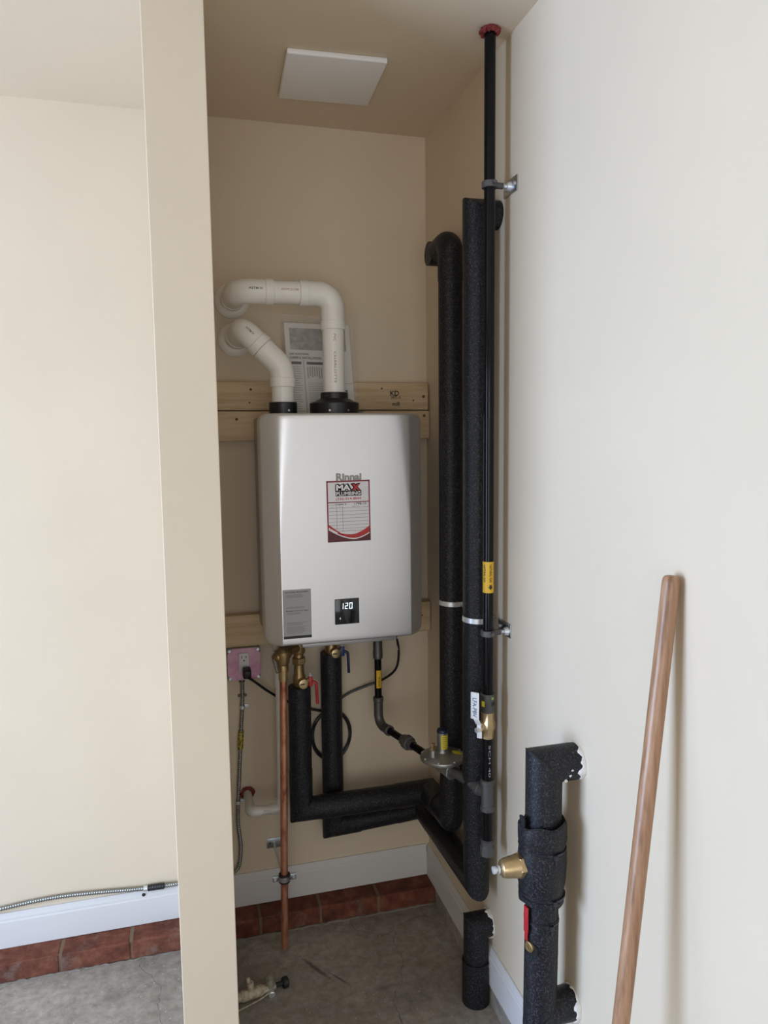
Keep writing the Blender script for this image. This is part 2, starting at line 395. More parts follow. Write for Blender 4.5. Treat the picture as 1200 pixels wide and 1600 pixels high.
# left wall with an open doorway, front wall with an opening added for the fill light
D0, D1, DH = -0.16, 1.66, 2.14
struct('wall_left', MB().mm((XL-T, YF-T, 0), (XL, D0, H)).mm((XL-T, D1, 0), (XL, YB, H)).mm((XL-T, D0, DH), (XL, D1, H)),
       PAINT, 'cream garage wall with the open doorway that lets daylight in', 'wall')
G0, G1, GH = -2.01, 0.31, 2.12
struct('wall_front', MB().mm((XL, YF-T, 0), (G0, YF, H)).mm((G1, YF-T, 0), (XR, YF, H)).mm((G0, YF-T, GH), (G1, YF, H)),
       PAINT, 'cream garage wall with an opening added for the fill light facing the alcove', 'wall')
def skirting(name, a, b, nrm, label):
    a, b, nrm = Vector(a), Vector(b), Vector(nrm)
    prof = [(0, 0), (0.013, 0), (0.013, 0.082), (0.0105, 0.086), (0.0105, 0.092), (0.007, 0.101), (0.0045, 0.108), (0, 0.108)]
    mb = MB(); n = len(prof); vs = [p+nrm*d+V(0, 0, z) for p in (a, b) for d, z in prof]
    mb.add(vs, [tuple(range(n-1, -1, -1)), tuple(range(n, 2*n))]+[(i, (i+1) % n, n+(i+1) % n, n+i) for i in range(n)])
    return struct(name, mb, TRIM, label, 'baseboard')
ZB = 0.061
skirting('baseboard_back', (PX1, YB, ZB), (XR-0.013, YB, ZB), (0, -1, 0), 'white baseboard on the back wall of the alcove under the pipes')
skirting('baseboard_left', (XL, YB, ZB), (PX0, YB, ZB), (0, -1, 0), 'white baseboard on the back wall left of the partition')
skirting('baseboard_right', (XR, YF, ZB), (XR, YB, ZB), (-1, 0, 0), 'white baseboard running along the right wall')
skirting('baseboard_partition', (PX1, PY+0.02, ZB), (PX1, YB-0.02, ZB), (1, 0, 0), 'white baseboard on the alcove side of the partition')
# brick curb under the back baseboards: bricks on a mortar bed
BY0, BZ = 2.258, 0.060
curb = struct('trim_1', MB().mm((XL, BY0+0.0025, 0), (PX0, YB, BZ-0.002)).mm((PX1, BY0+0.0025, 0), (XR-0.001, YB, BZ-0.002)), MORTAR,
              'low red brick curb under the back wall baseboard', 'curb')
def brick_mesh(L, seed):
    rnd = random.Random(seed); mb = MB().box((0, 0, 0), (L, YB-BY0-0.002, BZ-0.002), 0.0035, seg=1)
    me = bpy.data.meshes.new('brick'); me.from_pydata([v+V(rnd.uniform(-.0012, .0012), rnd.uniform(-.0012, .0012), rnd.uniform(-.0008, .0008)) for v in mb.v], [], mb.f)
    b = bmesh.new(); b.from_mesh(me); bmesh.ops.recalc_face_normals(b, faces=b.faces); b.to_mesh(me); b.free()
    me.materials.append(BRICK); return me
full = [brick_mesh(0.197, s) for s in range(4)]
def brick(x0, x1, i):
    L = x1-x0; me = full[i % 4] if abs(L-0.197) < 0.004 else brick_mesh(L, 20+i)
    link(bpy.data.objects.new('brick', me), curb, V((x0+x1)/2, (BY0+YB)/2-0.001+random.uniform(-.002, .002), BZ/2+random.uniform(0, .001)))
js = [0.786, 0.586, 0.388, 0.191, PX1-0.005]
for i in range(4): brick(js[i+1]+0.003, js[i]-0.003 if i else 0.786, i)
x = -0.205; brick(x+0.004, PX0-0.001, 5)
i = 6
while x-0.203 > XL: brick(x-0.203+0.003, x-0.003, i); x -= 0.203; i += 1
rnd = random.Random(21)
for xa, xb in ((XL+.01, PX0-.002), (PX1+.002, XR-.012)):
    k_ = int((xb-xa)/.012); ps = [V(xa+(xb-xa)*q/k_, BY0-.001+rnd.uniform(-.004, .003), .0005) for q in range(k_+1)]
    fo = part('mortar_fillet', MB().sweep(ps, [rnd.uniform(.0008, .0055) for _ in ps], 8), base('pale_mortar', (.20, .175, .145), .95), curb, 'crumbly pale mortar along the floor')
# rough concrete strip under the right baseboard
struct('trim_2', MB().mm((XR-0.008, YF, 0), (XR, BY0-0.002, ZB-0.004)), CONC, 'rough concrete strip below the right baseboard', 'trim')

# ------------------------------------------------------------------ ceiling access panel
rz = Matrix.Rotation(math.radians(-2.6), 3, 'Z')
solo('access_panel', MB().box((0.42, 2.017, H-0.007), (0.252, 0.252, 0.0138), 0.004, rz, 3), PANELW,
     'square white plastic access panel on the alcove ceiling', 'panel')

# ------------------------------------------------------------------ pine boards on the back wall
def board(x0, x1, z0, z1, label, knots=()):
    t = thing('wooden_board', label, 'board', ((x0+x1)/2, YB, z0), 'pine boards behind the heater')
    part('plank', MB().mm((x0, YB-0.038, z0), (x1, YB-0.0005, z1), 0.003), PINE, t)
    for kx, kz, r in knots:
        part('knot', MB().lathe((kx, YB-0.0380, kz), (0, -1, 0), [(0, r), (0.0006, r*0.8)], 12), KNOT, t)
    return t
b1 = board(PX1+0.002, 0.786, 1.682, 1.768, 'upper pine board on the back wall with an ink stamp',
           [(0.215, 1.745, .004), (0.21, 1.705, .003), (0.63, 1.75, .003), (0.735, 1.712, .003), (0.77, 1.725, .005)])
st = MB()
put_text(st, 'KD', (0.672, YB-0.0384, 1.735), (1, 0, 0), (0, 0, 1), height=0.016, bold=0.02)
put_text(st, 'HT-1', (0.676, YB-0.0384, 1.722), (1, 0, 0), (0, 0, 1), height=0.011, bold=0.02)
put_text(st, 'mill', (0.676, YB-0.0384, 1.701), (1, 0, 0), (0, 0, 1), height=0.013, bold=0.02)
part('ink_stamp', st, INK, b1, 'dark grading stamp', False)
board(PX1+0.002, 0.790, 1.589, 1.679, 'second pine board directly below the stamped one, behind the heater top', [(0.17, 1.655, .0045), (0.772, 1.663, .005)])
b3 = board(PX1+0.002, 0.790, 0.944, 1.045, 'lower pine board behind the bottom of the water heater', [(0.79-0.03, 1.0, .004)])

# ------------------------------------------------------------------ water heater
HX, HZ0, HZ1, HY = 0.446, 1.014, 1.665, 2.025
heater = thing('water_heater', 'silver wall-mounted tankless water heater with a black display', 'water heater', (HX, 2.2, HZ0))
def panel_mesh():
    hw, cr_, slope, R, rf = 0.235, 0.189, 0.90, 0.024, 0.010
    NX, NZ = 96, 72
    def dep(xx, t):
        k = 0.0006 + 0.011*max(0, (t-0.45)/0.55)**1.6
        a = (abs(xx)-cr_)*slope/k
        return k*(math.log1p(math.exp(a)) if a < 40 else a)
    xs = [-hw+2*hw*i/NX for i in range(NX+1)]
    # finer columns at the creases
    xs = sorted(set([round(v, 5) for v in xs]+[s*(cr_+d) for s in (-1, 1) for d in (-.004, -.002, -.001, 0, .001, .002, .004)]+
                    [s*(hw-d) for s in (-1, 1) for d in (.0006, .0015, .003, .006, .009, .012, .016, .02)]))
    ts = sorted(set([i/NZ for i in range(NZ+1)]+[.001, .003, .006, .01, 1-.001, 1-.003, 1-.006, 1-.01]))
    vs = []; nx = len(xs); nz = len(ts)
    for t in ts:
        for xx in xs:
            d = hw-abs(xx); cut = 0.0
            if d < R: cut = R-math.sqrt(max(0, R*R-(R-d)**2))
            z0, z1 = HZ0+cut, HZ1-cut; z = z0+(z1-z0)*t
            e = min(z-z0, z1-z); fy = rf-math.sqrt(max(0, rf*rf-(rf-e)**2)) if e < rf else 0
            fx = 0.006-math.sqrt(max(0, 0.006**2-(0.006-d)**2)) if d < 0.006 else 0
            vs.append(V(HX+xx, HY+dep(xx, t)+max(fy, fx), z))
    fs = [(j*nx+i, j*nx+i+1, (j+1)*nx+i+1, (j+1)*nx+i) for j in range(nz-1) for i in range(nx-1)]
    loop = [i for i in range(nx)]+[j*nx+nx-1 for j in range(1, nz)]+[(nz-1)*nx+i for i in range(nx-2, -1, -1)]+[j*nx for j in range(nz-2, 0, -1)]
    o = len(vs); vs += [V(vs[i].x, 2.115, vs[i].z) for i in loop]; L = len(loop)
    fs += [(loop[k], loop[(k+1) % L], o+(k+1) % L, o+k) for k in range(L)]
    fs.append(tuple(o+k for k in range(L)))
    return MB().add(vs, fs)
fp = part('front_panel', panel_mesh(), SILVER, heater, 'silver front cover with creased sides', ang=30)
part('rear_body', MB().mm((HX-0.226, 2.117, HZ0+0.006), (HX+0.226, 2.300, HZ1-0.008), 0.006), SILVER2, heater)
part('bottom_tray', MB().mm((0.315, 2.045, HZ0-0.013), (0.590, 2.27, HZ0-0.0005), 0.002), SILVER2, heater)
part('wall_bracket', MB().mm((HX-0.12, 2.300, HZ1-0.03), (HX+0.12, 2.3065, HZ1+0.014), 0.001), STEEL, heater)
part('side_latch', MB().mm((HX-0.231, 2.15, 1.44), (HX-0.2262, 2.17, 1.52), 0.002), SILVER2, heater)
col = part('vent_collar', MB().lathe((HX, 2.17, HZ1-0.009), (0, 0, 1), [(0, .072), (.040, .073), (.043, .071), (.045, .060), (.052, .050), (.055, .041), (.072, .040), (.073, .0375)], 40), BLACKP, heater, 'black stepped exhaust collar')
for a in (-1.95, -1.2): part('collar_screw', MB().cyl((HX+.072*math.cos(a), 2.17+.072*math.sin(a), 1.675), (HX+.0755*math.cos(a), 2.17+.0755*math.sin(a), 1.675), .003, 10), STEEL, col)
col2 = part('vent_collar', MB().lathe((0.294, 2.17, HZ1-0.009), (0, 0, 1), [(0, .040), (.042, .041), (.044, .039)], 36), BLACKP, heater, 'black round intake collar')
part('collar_screw', MB().cyl((0.294+.01, 2.17-.0395, 1.676), (0.294+.011, 2.17-.043, 1.676), .003, 10), STEEL, col2)
lg = MB(); put_text(lg, 'Rinnai', (0.4535, HY-0.0007, 1.487), (1, 0, 0), (0, 0, 1), width=0.073, height=0.022, bold=0.045)
part('brand_lettering', lg, LOGO, fp, 'grey metallic lettering', False)

# display
dsp = part('display', MB().mm((0.4065, HY-0.0022, 1.066), (0.4775, HY+0.004, 1.140), 0.0016), SCREEN, heater, 'black glass display showing 120')
def seg7(mb, ch, x0, z0, w_, h_, y):
    on = {'1': 'bc', '2': 'abged', '0': 'abcdef'}[ch]; t = 0.0018; hz = h_/2; g = 0.0004; sl = 0.06
    S = {'a': ((g, h_-t), (w_-g, h_)), 'd': ((g, 0), (w_-g, t)), 'g': ((g, hz-t/2), (w_-g, hz+t/2)),
         'b': ((w_-t, hz+g), (w_, h_-g)), 'c': ((w_-t, g), (w_, hz-g)), 'f': ((0, hz+g), (t, h_-g)), 'e': ((0, g), (t, hz-g))}
    for s in on:
        (a, b), (c, d) = S[s]
        mb.prism([(a+b*sl, b), (c+b*sl, b), (c+d*sl, d), (a+d*sl, d)], (x0, y, z0), (1, 0, 0), (0, 0, 1), -0.0004)
dg = MB()
seg7(dg, '1', 0.4225, 1.1105, .0085, .0175, HY-0.0024); seg7(dg, '2', 0.4355, 1.1105, .0085, .0175, HY-0.0024); seg7(dg, '0', 0.4482, 1.1105, .0088, .0175, HY-0.0024)
part('digits', dg, LED, dsp, 'lit white digits 120', False)
part('status_mark', MB().prism([(0, .003), (.001, 0), (.002, .003), (.001, .007)], (0.4205, HY-0.0024, 1.0805), (1, 0, 0), (0, 0, 1), -0.0004), LED, dsp, None, False)

# service sticker
sx0, sx1, sz0, sz1 = 0.3905, 0.5150, 1.3035, 1.4765; SW, SH = sx1-sx0, sz1-sz0
EX, EZ = V(1, 0, 0), V(0, 0, 1)
tl = math.radians(0.5); EXs, EZs = V(math.cos(tl), 0, math.sin(tl)), V(-math.sin(tl), 0, math.cos(tl)); O = V(sx0, HY-0.0004, sz0)
def spt(u, v, lift=0): return O+EXs*(u*SW)+EZs*(v*SH)+V(0, -lift, 0)
def srect(mb, a, b, lift): mb.prism([(a[0]*SW, a[1]*SH), (b[0]*SW, a[1]*SH), (b[0]*SW, b[1]*SH), (a[0]*SW, b[1]*SH)], O+V(0, -lift, 0), EXs, EZs, 0.0002); return mb
stk = part('service_sticker', srect(MB(), (0, 0), (1, 1), 0.0), MAROON, heater, 'white and dark red service record sticker', False)
N = 24
def curve_poly(f, g): return [(u/N*SW, f(u/N)*SH) for u in range(N+1)]+[(u/N*SW, g(u/N)*SH) for u in range(N, -1, -1)]
arc1 = lambda u: 0.035+0.20*abs(u-0.62)**1.7/0.62**1.7*(0.9 if u < .62 else 1.0)*(1 if u < .62 else 1.15)
pl = [(0.03+0.94*q/N, 0) for q in range(N+1)]
def field(off, lift, mat, nm, u0=0.03, u1=0.97, topf=None):
    us = [u0+(u1-u0)*q/N for q in range(N+1)]
    lo_ = [(u*SW, (arc1(u)+off(u))*SH) for u in us]; hi_ = [(u*SW, (topf(u) if topf else 0.975)*SH) for u in reversed(us)]
    part(nm, MB().prism(lo_+hi_, O+V(0, -lift, 0), EXs, EZs, 0.0002), mat, stk, None, False)
field(lambda u: 0.0, 0.0003, STICK, 'white_field')
us = [0.03+0.94*q/N for q in range(N+1)]
band_t = lambda u: 0.02+0.085*max(0, (u-0.22)/0.75)**0.9
part('red_swoosh', MB().prism([(u*SW, (arc1(u)+0.018)*SH) for u in us if u > .2]+[(u*SW, (arc1(u)+0.018+band_t(u))*SH) for u in reversed(us) if u > .2], O+V(0, -0.0006, 0), EXs, EZs, 0.0002), PRED, stk, 'red curved band', False)
part('red_swoosh', MB().prism([(u*SW, (arc1(u)+0.035+0.02*(0.5-u))*SH) for u in us if u < .42]+[(u*SW, (arc1(u)+0.035+0.02*(0.5-u)+0.05*(0.42-u)/0.4)*SH) for u in reversed(us) if u < .42], O+V(0, -0.0006, 0), EXs, EZs, 0.0002), PRED, stk, None, False)
ed = MB(); srect(ed, (0, 0.12), (0.03, 1), 0.0004); srect(ed, (0.97, 0.2), (1, 1), 0.0004); srect(ed, (0, 0.978), (1, 1), 0.0004); srect(ed, (0.03, 0.640), (0.97, 0.655), 0.0007)
part('red_border', ed, base('border_red', (0.27, 0.022, 0.045), 0.45), stk, None, False)
# company lettering: black backing block with white and red letters
bk = MB()
for dx, dz in ((0, 0), (.02, .006), (-.012, -.003)):
    put_text(bk, 'MA', spt(.39+dx, .887+dz, .0008), EXs, EZs, width=.36*SW, height=.118*SH, bold=.09)
    put_text(bk, 'X', spt(.665+dx, .887+dz, .0008), EXs, EZs, width=.22*SW, height=.122*SH, bold=.10)
srect(bk, (.205, .748), (.80, .832), 0.0008)
part('lettering_shadow', bk, INK, stk, 'black shadow of the company lettering', False)
lt_ = MB(); put_text(lt_, 'MA', spt(.385, .887, .0012), EXs, EZs, width=.33*SW, height=.098*SH, bold=.045)
put_text(lt_, 'PLUMBING', spt(.50, .789, .0012), EXs, EZs, width=.56*SW, height=.060*SH, bold=.02)
part('company_lettering', lt_, WHITE, stk, 'white company lettering', False)
lt_ = MB(); put_text(lt_, 'X', spt(.675, .887, .0014), EXs, EZs, width=.19*SW, height=.105*SH, bold=.06)
put_text(lt_, '(336) 814-8844', spt(.50, .698, .0006), EXs, EZs, width=.58*SW, height=.054*SH, bold=.015)
part('phone_lettering', lt_, PRED, stk, 'red lettering', False)
rl = MB()
for q in range(7): srect(rl, (.04, .555-.0565*q), (.96, .5595-.0565*q), 0.0006)
srect(rl, (.215, .205), (.222, .585), 0.0006); srect(rl, (.355, .205), (.362, .585), 0.0006)
part('ruled_lines', rl, INKG, stk, None, False)
hd = MB(); put_text(hd, 'INSTALLED BY', spt(.12, .605, .0006), EXs, EZs, width=.17*SW, height=.013*SH)
put_text(hd, 'DATE', spt(.12, .575, .0006), EXs, EZs, width=.07*SW, height=.012*SH); put_text(hd, 'INT', spt(.29, .575, .0006), EXs, EZs, width=.05*SW, height=.012*SH)
put_text(hd, 'SERVICE', spt(.66, .575, .0006), EXs, EZs, width=.16*SW, height=.014*SH)
put_text(hd, 'service@maxplumbing-nc.com', spt(.50, .178, .0006), EXs, EZs, width=.62*SW, height=.024*SH, bold=.01)
part('small_print', hd, INKG, stk, None, False)
hw_ = MB(); put_text(hw_, 'Lopez S.', spt(.33, .613, .0007), EXs, EZs, width=.25*SW, height=.036*SH, bold=.015)
put_text(hw_, '1798-13', spt(.77, .615, .0007), EXs, EZs, width=.28*SW, height=.036*SH, bold=.015)
part('handwriting', hw_, INK, stk, 'black handwriting', False)

# grey instruction label (its square codes left out)
gx0, gx1, gz0, gz1 = 0.2595, 0.3390, 1.0360, 1.1760; GO = V(gx0, HY-0.0004, gz0); GW, GH = gx1-gx0, gz1-gz0
def grect(mb, a, b, lift): mb.prism([(a[0]*GW, a[1]*GH), (b[0]*GW, a[1]*GH), (b[0]*GW, b[1]*GH), (a[0]*GW, b[1]*GH)], GO+V(0, -lift, 0), EX, EZ, 0.0002); return mb
def gt(mb, s, u, v, w_, h_, b=0.0): put_text(mb, s, GO+EX*(u*GW)+EZ*(v*GH)+V(0, -.0003, 0), EX, EZ, width=w_*GW, height=h_*GH, bold=b)
gl = part('instruction_label', grect(MB(), (0, 0), (1, 1), 0), GREYLAB, heater, 'grey instruction label with small black print', False)
part('dark_strip', grect(MB(), (0, 0), (1, .055), 0.0003), INK, gl, None, False)
tx = MB(); gt(tx, 'ACTION REQUIRED', .5, .945, .82, .032, .02); gt(tx, 'Rinnai Control App', .5, .565, .78, .036, .02)
part('heading_print', tx, INK, gl, None, False)
ln = MB(); rl_ = random.Random(3)
for v in (.885, .862, .84, .64, .62, .52, .50, .325, .30, .275, .235, .21, .185, .16, .135, .11): grect(ln, (.12, v), (.12+rl_.uniform(.5, .76), v+.007), 0.0002)
part('small_print', ln, INKG, gl, None, False)

# ------------------------------------------------------------------ PVC vents
def hub(mb, p, d, L, r): mb.lathe(Vector(p)-Vector(d).normalized()*L/2, d, [(0, r-.0015), (.0012, r), (L-.0012, r), (L, r-.0015)], 32)
def flange(mb, o, r): mb.lathe(o, (0, -1, 0), [(0, r), (.006, r), (.012, r*.93), (.016, r*.80), (.018, .037)], 40)
PR = 0.0318
ve = thing('exhaust_vent_pipe', 'white PVC vent pipe rising from the heater and turning left into the wall', 'vent pipe', (HX, 2.17, 1.72))
path = [(HX, 2.17, 1.7285), (HX, 2.17, 2.012), (0.169, 2.17, 2.012), (0.169, YB-0.001, 2.012)]
part('pipe', MB().sweep([V(*path[0]), V(HX, 2.17, 1.93)], PR, 32), PVC, ve)
part('elbow', MB().sweep(bend([V(HX, 2.17, 1.925), V(*path[1]), V(0.352, 2.17, 2.012)], .062, 12), PR+.0028, 32), PVC, ve)
part('pipe', MB().sweep([V(0.37, 2.17, 2.012), V(0.235, 2.17, 2.012)], PR, 32), PVC, ve)
part('elbow', MB().sweep(bend([V(0.268, 2.17, 2.012), V(0.169, 2.17, 2.012), V(0.169, 2.300, 2.012)], .066, 12), PR+.0026, 32), PVC, ve)
part('pipe', MB().sweep([V(0.169, 2.295, 2.012), V(0.169, YB-.001, 2.012)], PR, 32), PVC, ve)
m = MB(); hub(m, (HX, 2.17, 1.9225), (0, 0, 1), .026, PR+.0048); part('elbow_rim', m, PVC, ve)
m = MB(); hub(m, (0.361, 2.17, 2.012), (1, 0, 0), .026, PR+.0048); part('elbow_rim', m, PVC, ve)
m = MB(); hub(m, (0.262, 2.17, 2.012), (1, 0, 0), .024, PR+.0048); part('elbow_rim', m, PVC, ve)
m = MB(); hub(m, (0.169, 2.29, 2.012), (0, 1, 0), .024, PR+.0048); part('elbow_rim', m, PVC, ve)
m = MB(); flange(m, (0.169, YB-.0005, 2.012), .052); part('wall_flange', m, PVC, ve)
m = MB(); wrap_text(m, 'CHARLOTTE', (HX, 2.17, 1.80), (0, 0, -1), (-.05, -1, 0), PR+.0003, .09, .007); wrap_text(m, 'PVC', (HX, 2.17, 1.885), (0, 0, -1), (-.05, -1, 0), PR+.0003, .02, .007)
part('printed_marking', m, base('faded_purple_ink', (0.32, 0.20, 0.20), .6), ve, None, False)
m = MB(); wrap_text(m, 'ASTM D1785', (0.318, 2.17, 2.012), (1, 0, 0), (0, -1, .12), PR+.0003, .05, .006)
part('printed_marking', m, base('red_ink', (0.42, 0.10, 0.08), .6), ve, None, False)
m = MB(); wrap_text(m, 'ASTM IV', (0.222, 2.17, 2.012), (1, 0, 0), (0, -1, .1), PR+.0030, .04, .007, .02); part('printed_marking', m, INKG, ve, None, False)

vi = thing('intake_vent_pipe', 'short white PVC intake pipe bending left into the wall below the vent', 'vent pipe', (0.294, 2.17, 1.70))
A0, A1, A2, A3 = V(0.294, 2.17, 1.700), V(0.294, 2.17, 1.80), V(0.186, 2.185, 1.909), V(0.176, YB-.001, 1.897)
di = (A2-A1).normalized(); dw = (A3-A2).normalized()
part('pipe', MB().sweep([A0, V(0.294, 2.17, 1.76)], PR, 32), PVC, vi)
mid = A1.lerp(A2, .5)
part('elbow', MB().sweep(bend([V(0.294, 2.17, 1.75), A1, mid], .06, 10), PR+.0028, 32), PVC, vi)
part('elbow', MB().sweep(bend([mid+di*.004, A2, A2+dw*.115], .055, 10), PR+.0026, 32), PVC, vi)
part('pipe', MB().sweep([A2+dw*.10, A3], PR, 32), PVC, vi)
m = MB(); hub(m, (0.294, 2.17, 1.757), (0, 0, 1), .026, PR+.0048); part('elbow_rim', m, PVC, vi)
m = MB(); hub(m, mid+di*.013, di, .024, PR+.0048); part('elbow_rim', m, PVC, vi)
m = MB(); hub(m, A2+dw*.108, dw, .024, PR+.0048); part('elbow_rim', m, PVC, vi)
m = MB(); flange(m, (0.176, YB-.0005, 1.897), .052); part('wall_flange', m, PVC, vi)
m = MB(); wrap_text(m, 'ASTM IV', A2+di*-.022, -di, (0, -1, .25), PR+.0032, .03, .006, .02); part('printed_marking', m, INKG, vi, None, False)

# ------------------------------------------------------------------ paperwork in a clear bag on the boards
pb = thing('paperwork_bag', 'printed instruction sheets in a clear bag leaning on the wall behind the vent pipes', 'documents', (0.43, 2.295, 1.668))
P0 = V(0.335, 2.297, 1.667); pex = V(.9994, 0, -.02); pez = V(-.012, .030, .30).normalized(); PW, PH = .205, .290
def pp(mb, a, b, lift, th=.0004): mb.prism([(a[0]*PW, a[1]*PH), (b[0]*PW, a[1]*PH), (b[0]*PW, b[1]*PH), (a[0]*PW, b[1]*PH)], P0+V(0, -lift, 0), pex, pez, th); return mb
part('sheet', pp(MB(), (0, 0), (1, .985), 0, -.0012), PAPER, pb, 'white printed sheet', False)
part('printed_picture', pp(MB(), (.07, .70), (.93, .93), .0006), PAPERG, pb, None, False)
m = MB()
pt = lambda u, v: P0+pex*(u*PW)+pez*(v*PH)+V(0, -.0012, 0)
put_text(m, 'LINE ADDITIONAL', pt(.20, .655), pex, pez, width=.30*PW, height=.022*PH, bold=.02)
put_text(m, 'CAREFUL INSTALLATION', pt(.29, .615), pex, pez, width=.48*PW, height=.026*PH, bold=.02)
pp(m, (.07, .545), (.22, .573), .0012); pp(m, (.30, .545), (.62, .573), .0012); pp(m, (.25, .02), (.256, .60), .0012)
pp(m, (.87, .17), (.905, .28), .0012)
part('headings', m, INK, pb, None, False)
m = MB(); rr = random.Random(5)
for q in range(20): pp(m, (.07, .515-.025*q), (.07+rr.uniform(.09, .15), .521-.025*q), .0010)
for q in range(16): pp(m, (.30, .345-.02*q), (.30+rr.uniform(.2, .34), .350-.02*q), .0010)
for q in range(9): pp(m, (.30+.035*q, .39+rr.uniform(0, .03)), (.318+.035*q, .52), .0010)
part('text_lines', m, INKL, pb, None, False)
part('clear_bag', pp(MB(), (-.03, -.0), (1.05, 1.07), .004, -.0006), BAG, pb, 'clear wrinkled plastic film', False)

# ------------------------------------------------------------------ outlet box, power cord, armoured cables
bx, bz, byf = 0.1675, 0.8925, 2.292
ob = thing('outlet_box', 'square steel outlet box with a pink cover beside the partition', 'outlet', (bx, YB, bz-.05))
part('box', MB().mm((bx-.051, byf+.004, bz-.051), (bx+.051, YB-.001, bz+.051), .004), ALU, ob, 'galvanised steel box')
def octo(w_, c_): return [(-w_+c_, -w_), (w_-c_, -w_), (w_, -w_+c_), (w_, w_-c_), (w_-c_, w_), (-w_+c_, w_), (-w_, w_-c_), (-w_, -w_+c_)]
part('cover', MB().prism(octo(.0505, .017), (bx, byf, bz), (1, 0, 0), (0, 0, 1), -.0045), PINK, ob, 'pink cover plate with cut corners', False)
for a in (-1, 1):
    for b in (-1, 1):
        part('corner_screw', MB().cyl((bx+a*.044, byf+.004, bz+b*.044), (bx+a*.044, byf-.001, bz+b*.044), .0045, 12), STEEL, ob)
rc = part('receptacle', MB().mm((bx-.0165, byf-.004, bz-.028), (bx+.0165, byf+.002, bz+.036), .002), OUTLET, ob, 'grey outlet face')
for dx, dz, w_, h_ in ((-.0065, .0235, .0022, .009), (.0065, .0235, .0022, .0075), (0, .0125, .0045, .0045)):
    part('slot', MB().mm((bx+dx-w_/2, byf-.0045, bz+dz-h_/2), (bx+dx+w_/2, byf-.0035, bz+dz+h_/2)), DARK, rc)
pc = thing('power_cord', 'black power cord plugged into the outlet with a loop hanging behind the pipes', 'cord', (bx, 2.28, bz-.02))
part('plug', MB().box((bx+.006, byf-.022, bz-.022), (.026, .034, .028), .006, Matrix.Rotation(.25, 3, 'X')), BLACKP, pc)
cpts = [(bx+.010, byf-.036, bz-.034), (0.195, 2.268, .842), (0.24, 2.300, .795), (0.29, 2.328, .752), (0.36, 2.334, .715), (0.42, 2.336, .695)]
lc = (0.449, 2.336, .610)
for q in range(0, 26):
    a = PI/2-.3-q*2*PI*1.89/25; k = 1.0+(.06 if q > 12 else 0)
    cpts.append((lc[0]+.062*math.cos(a)*k, 2.3365-.004*(q % 3 == 0), lc[2]+.080*math.sin(a)*k))
cpts += [(0.50, 2.334, .742), (0.565, 2.326, .768), (0.62, 2.31, .79), (0.655, 2.27, .835), (0.655, 2.23, .90), (0.640, 2.20, .965), (0.625, 2.17, 1.012)]
part('cable', MB().sweep(spline(cpts, 6), .0042, 10), BLACKP, pc)
part('clear_sleeve', MB().sweep(spline([(0.6515, 2.222, .918), (0.646, 2.211, .945), (0.640, 2.20, .966)], 4), .0048, 10), CLEAR, pc, 'clear sleeve on the cord')

def armour(name, pts, r, parent):
    p = resample(spline(pts, 30), .00175); rs = [r*(1.0 if i % 4 in (0, 1) else .70) for i in range(len(p))]
    return part(name, MB().sweep(p, rs, 12), ARMOR, parent, ang=80)
ac = thing('armoured_cable', 'silver armoured cable dropping from the pink outlet box beside the partition', 'cable', (0.15, 2.33, .1), 'armoured cables')
armour('cable', [(0.162, 2.335, .842), (0.163, 2.336, .80), (0.1605, 2.337, .74), (0.153, 2.337, .64), (0.147, 2.337, .55), (0.1385, 2.337, .43), (0.135, 2.336, .355), (0.141, 2.336, .27), (0.134, 2.335, .205), (0.115, 2.332, .185), (0.085, 2.327, .178)], .0068, ac)
part('connector', MB().lathe((0.162, 2.332, .823), (0, 0, 1), [(0, .009), (.010, .009), (.011, .0115), (.017, .0115)], 18), IRONC, ac)
part('yellow_tape', MB().sweep([(0.1545, 2.3365, .66), (0.150, 2.3365, .60)], .0088, 16), TAG, ac, 'yellow tape with black print')
for xx, zz in ((0.1606, .738), (0.1375, .420)):
    m = MB(); m.band((xx, 2.336, zz), (0.08, 0, 1), .007, .0086, .011); m.mm((xx+.004, 2.340, zz-.0055), (xx+.022, 2.3445, zz+.0055), .0008)
    st_ = part('strap', m, STEELW, ac, 'small steel cable strap'); part('screw', MB().cyl((xx+.0155, 2.3402, zz), (xx+.0155, 2.3375, zz), .0035, 10), STEEL, st_)
m = MB(); m.prism([(-.014, -.004), (.014, -.004), (.014, .004), (-.014, .004)], (0.162, 2.340, .775), (1, 0, 0), (0, 0, 1), -.0035); part('strap', m, IRON, ac)

al = thing('armoured_cable', 'silver armoured cable lying on the baseboard left of the partition', 'cable', (-.3, 2.33, .169), 'armoured cables')
armour('cable', [(-2.2, 2.332, .180), (-1.4, 2.332, .178), (-.85, 2.332, .1785), (-.70, 2.333, .1805), (-.58, 2.335, .1885), (-.49, 2.336, .195), (-.40, 2.336, .1965), (-.30, 2.336, .190), (-.20, 2.335, .1815), (-.15, 2.334, .1785), (-.10, 2.334, .1770), (PX0-.002, 2.334, .1765)], .0072, al)
slv = MB(); ps = resample([V(-.153, 2.334, .1785), V(-.103, 2.334, .1772)], .00125)
slv.sweep(ps, [.0105 if i % 4 in (0, 1) else .0088 for i in range(len(ps))], 14); part('black_sleeve', slv, BLACKP, al, 'ribbed black connector sleeve', ang=80)
part('silver_collar', MB().sweep([V(-.166, 2.334, .1790), V(-.154, 2.334, .1786)], .0085, 14), STEELW, al)
solo('baseboard_hole', MB().lathe((-.1665, YB-.0100, .1575), (0, -1, 0), [(0, .0055), (.0006, .0055)], 16), DARK, 'small black hole in the baseboard under the cable sleeve', 'hole')

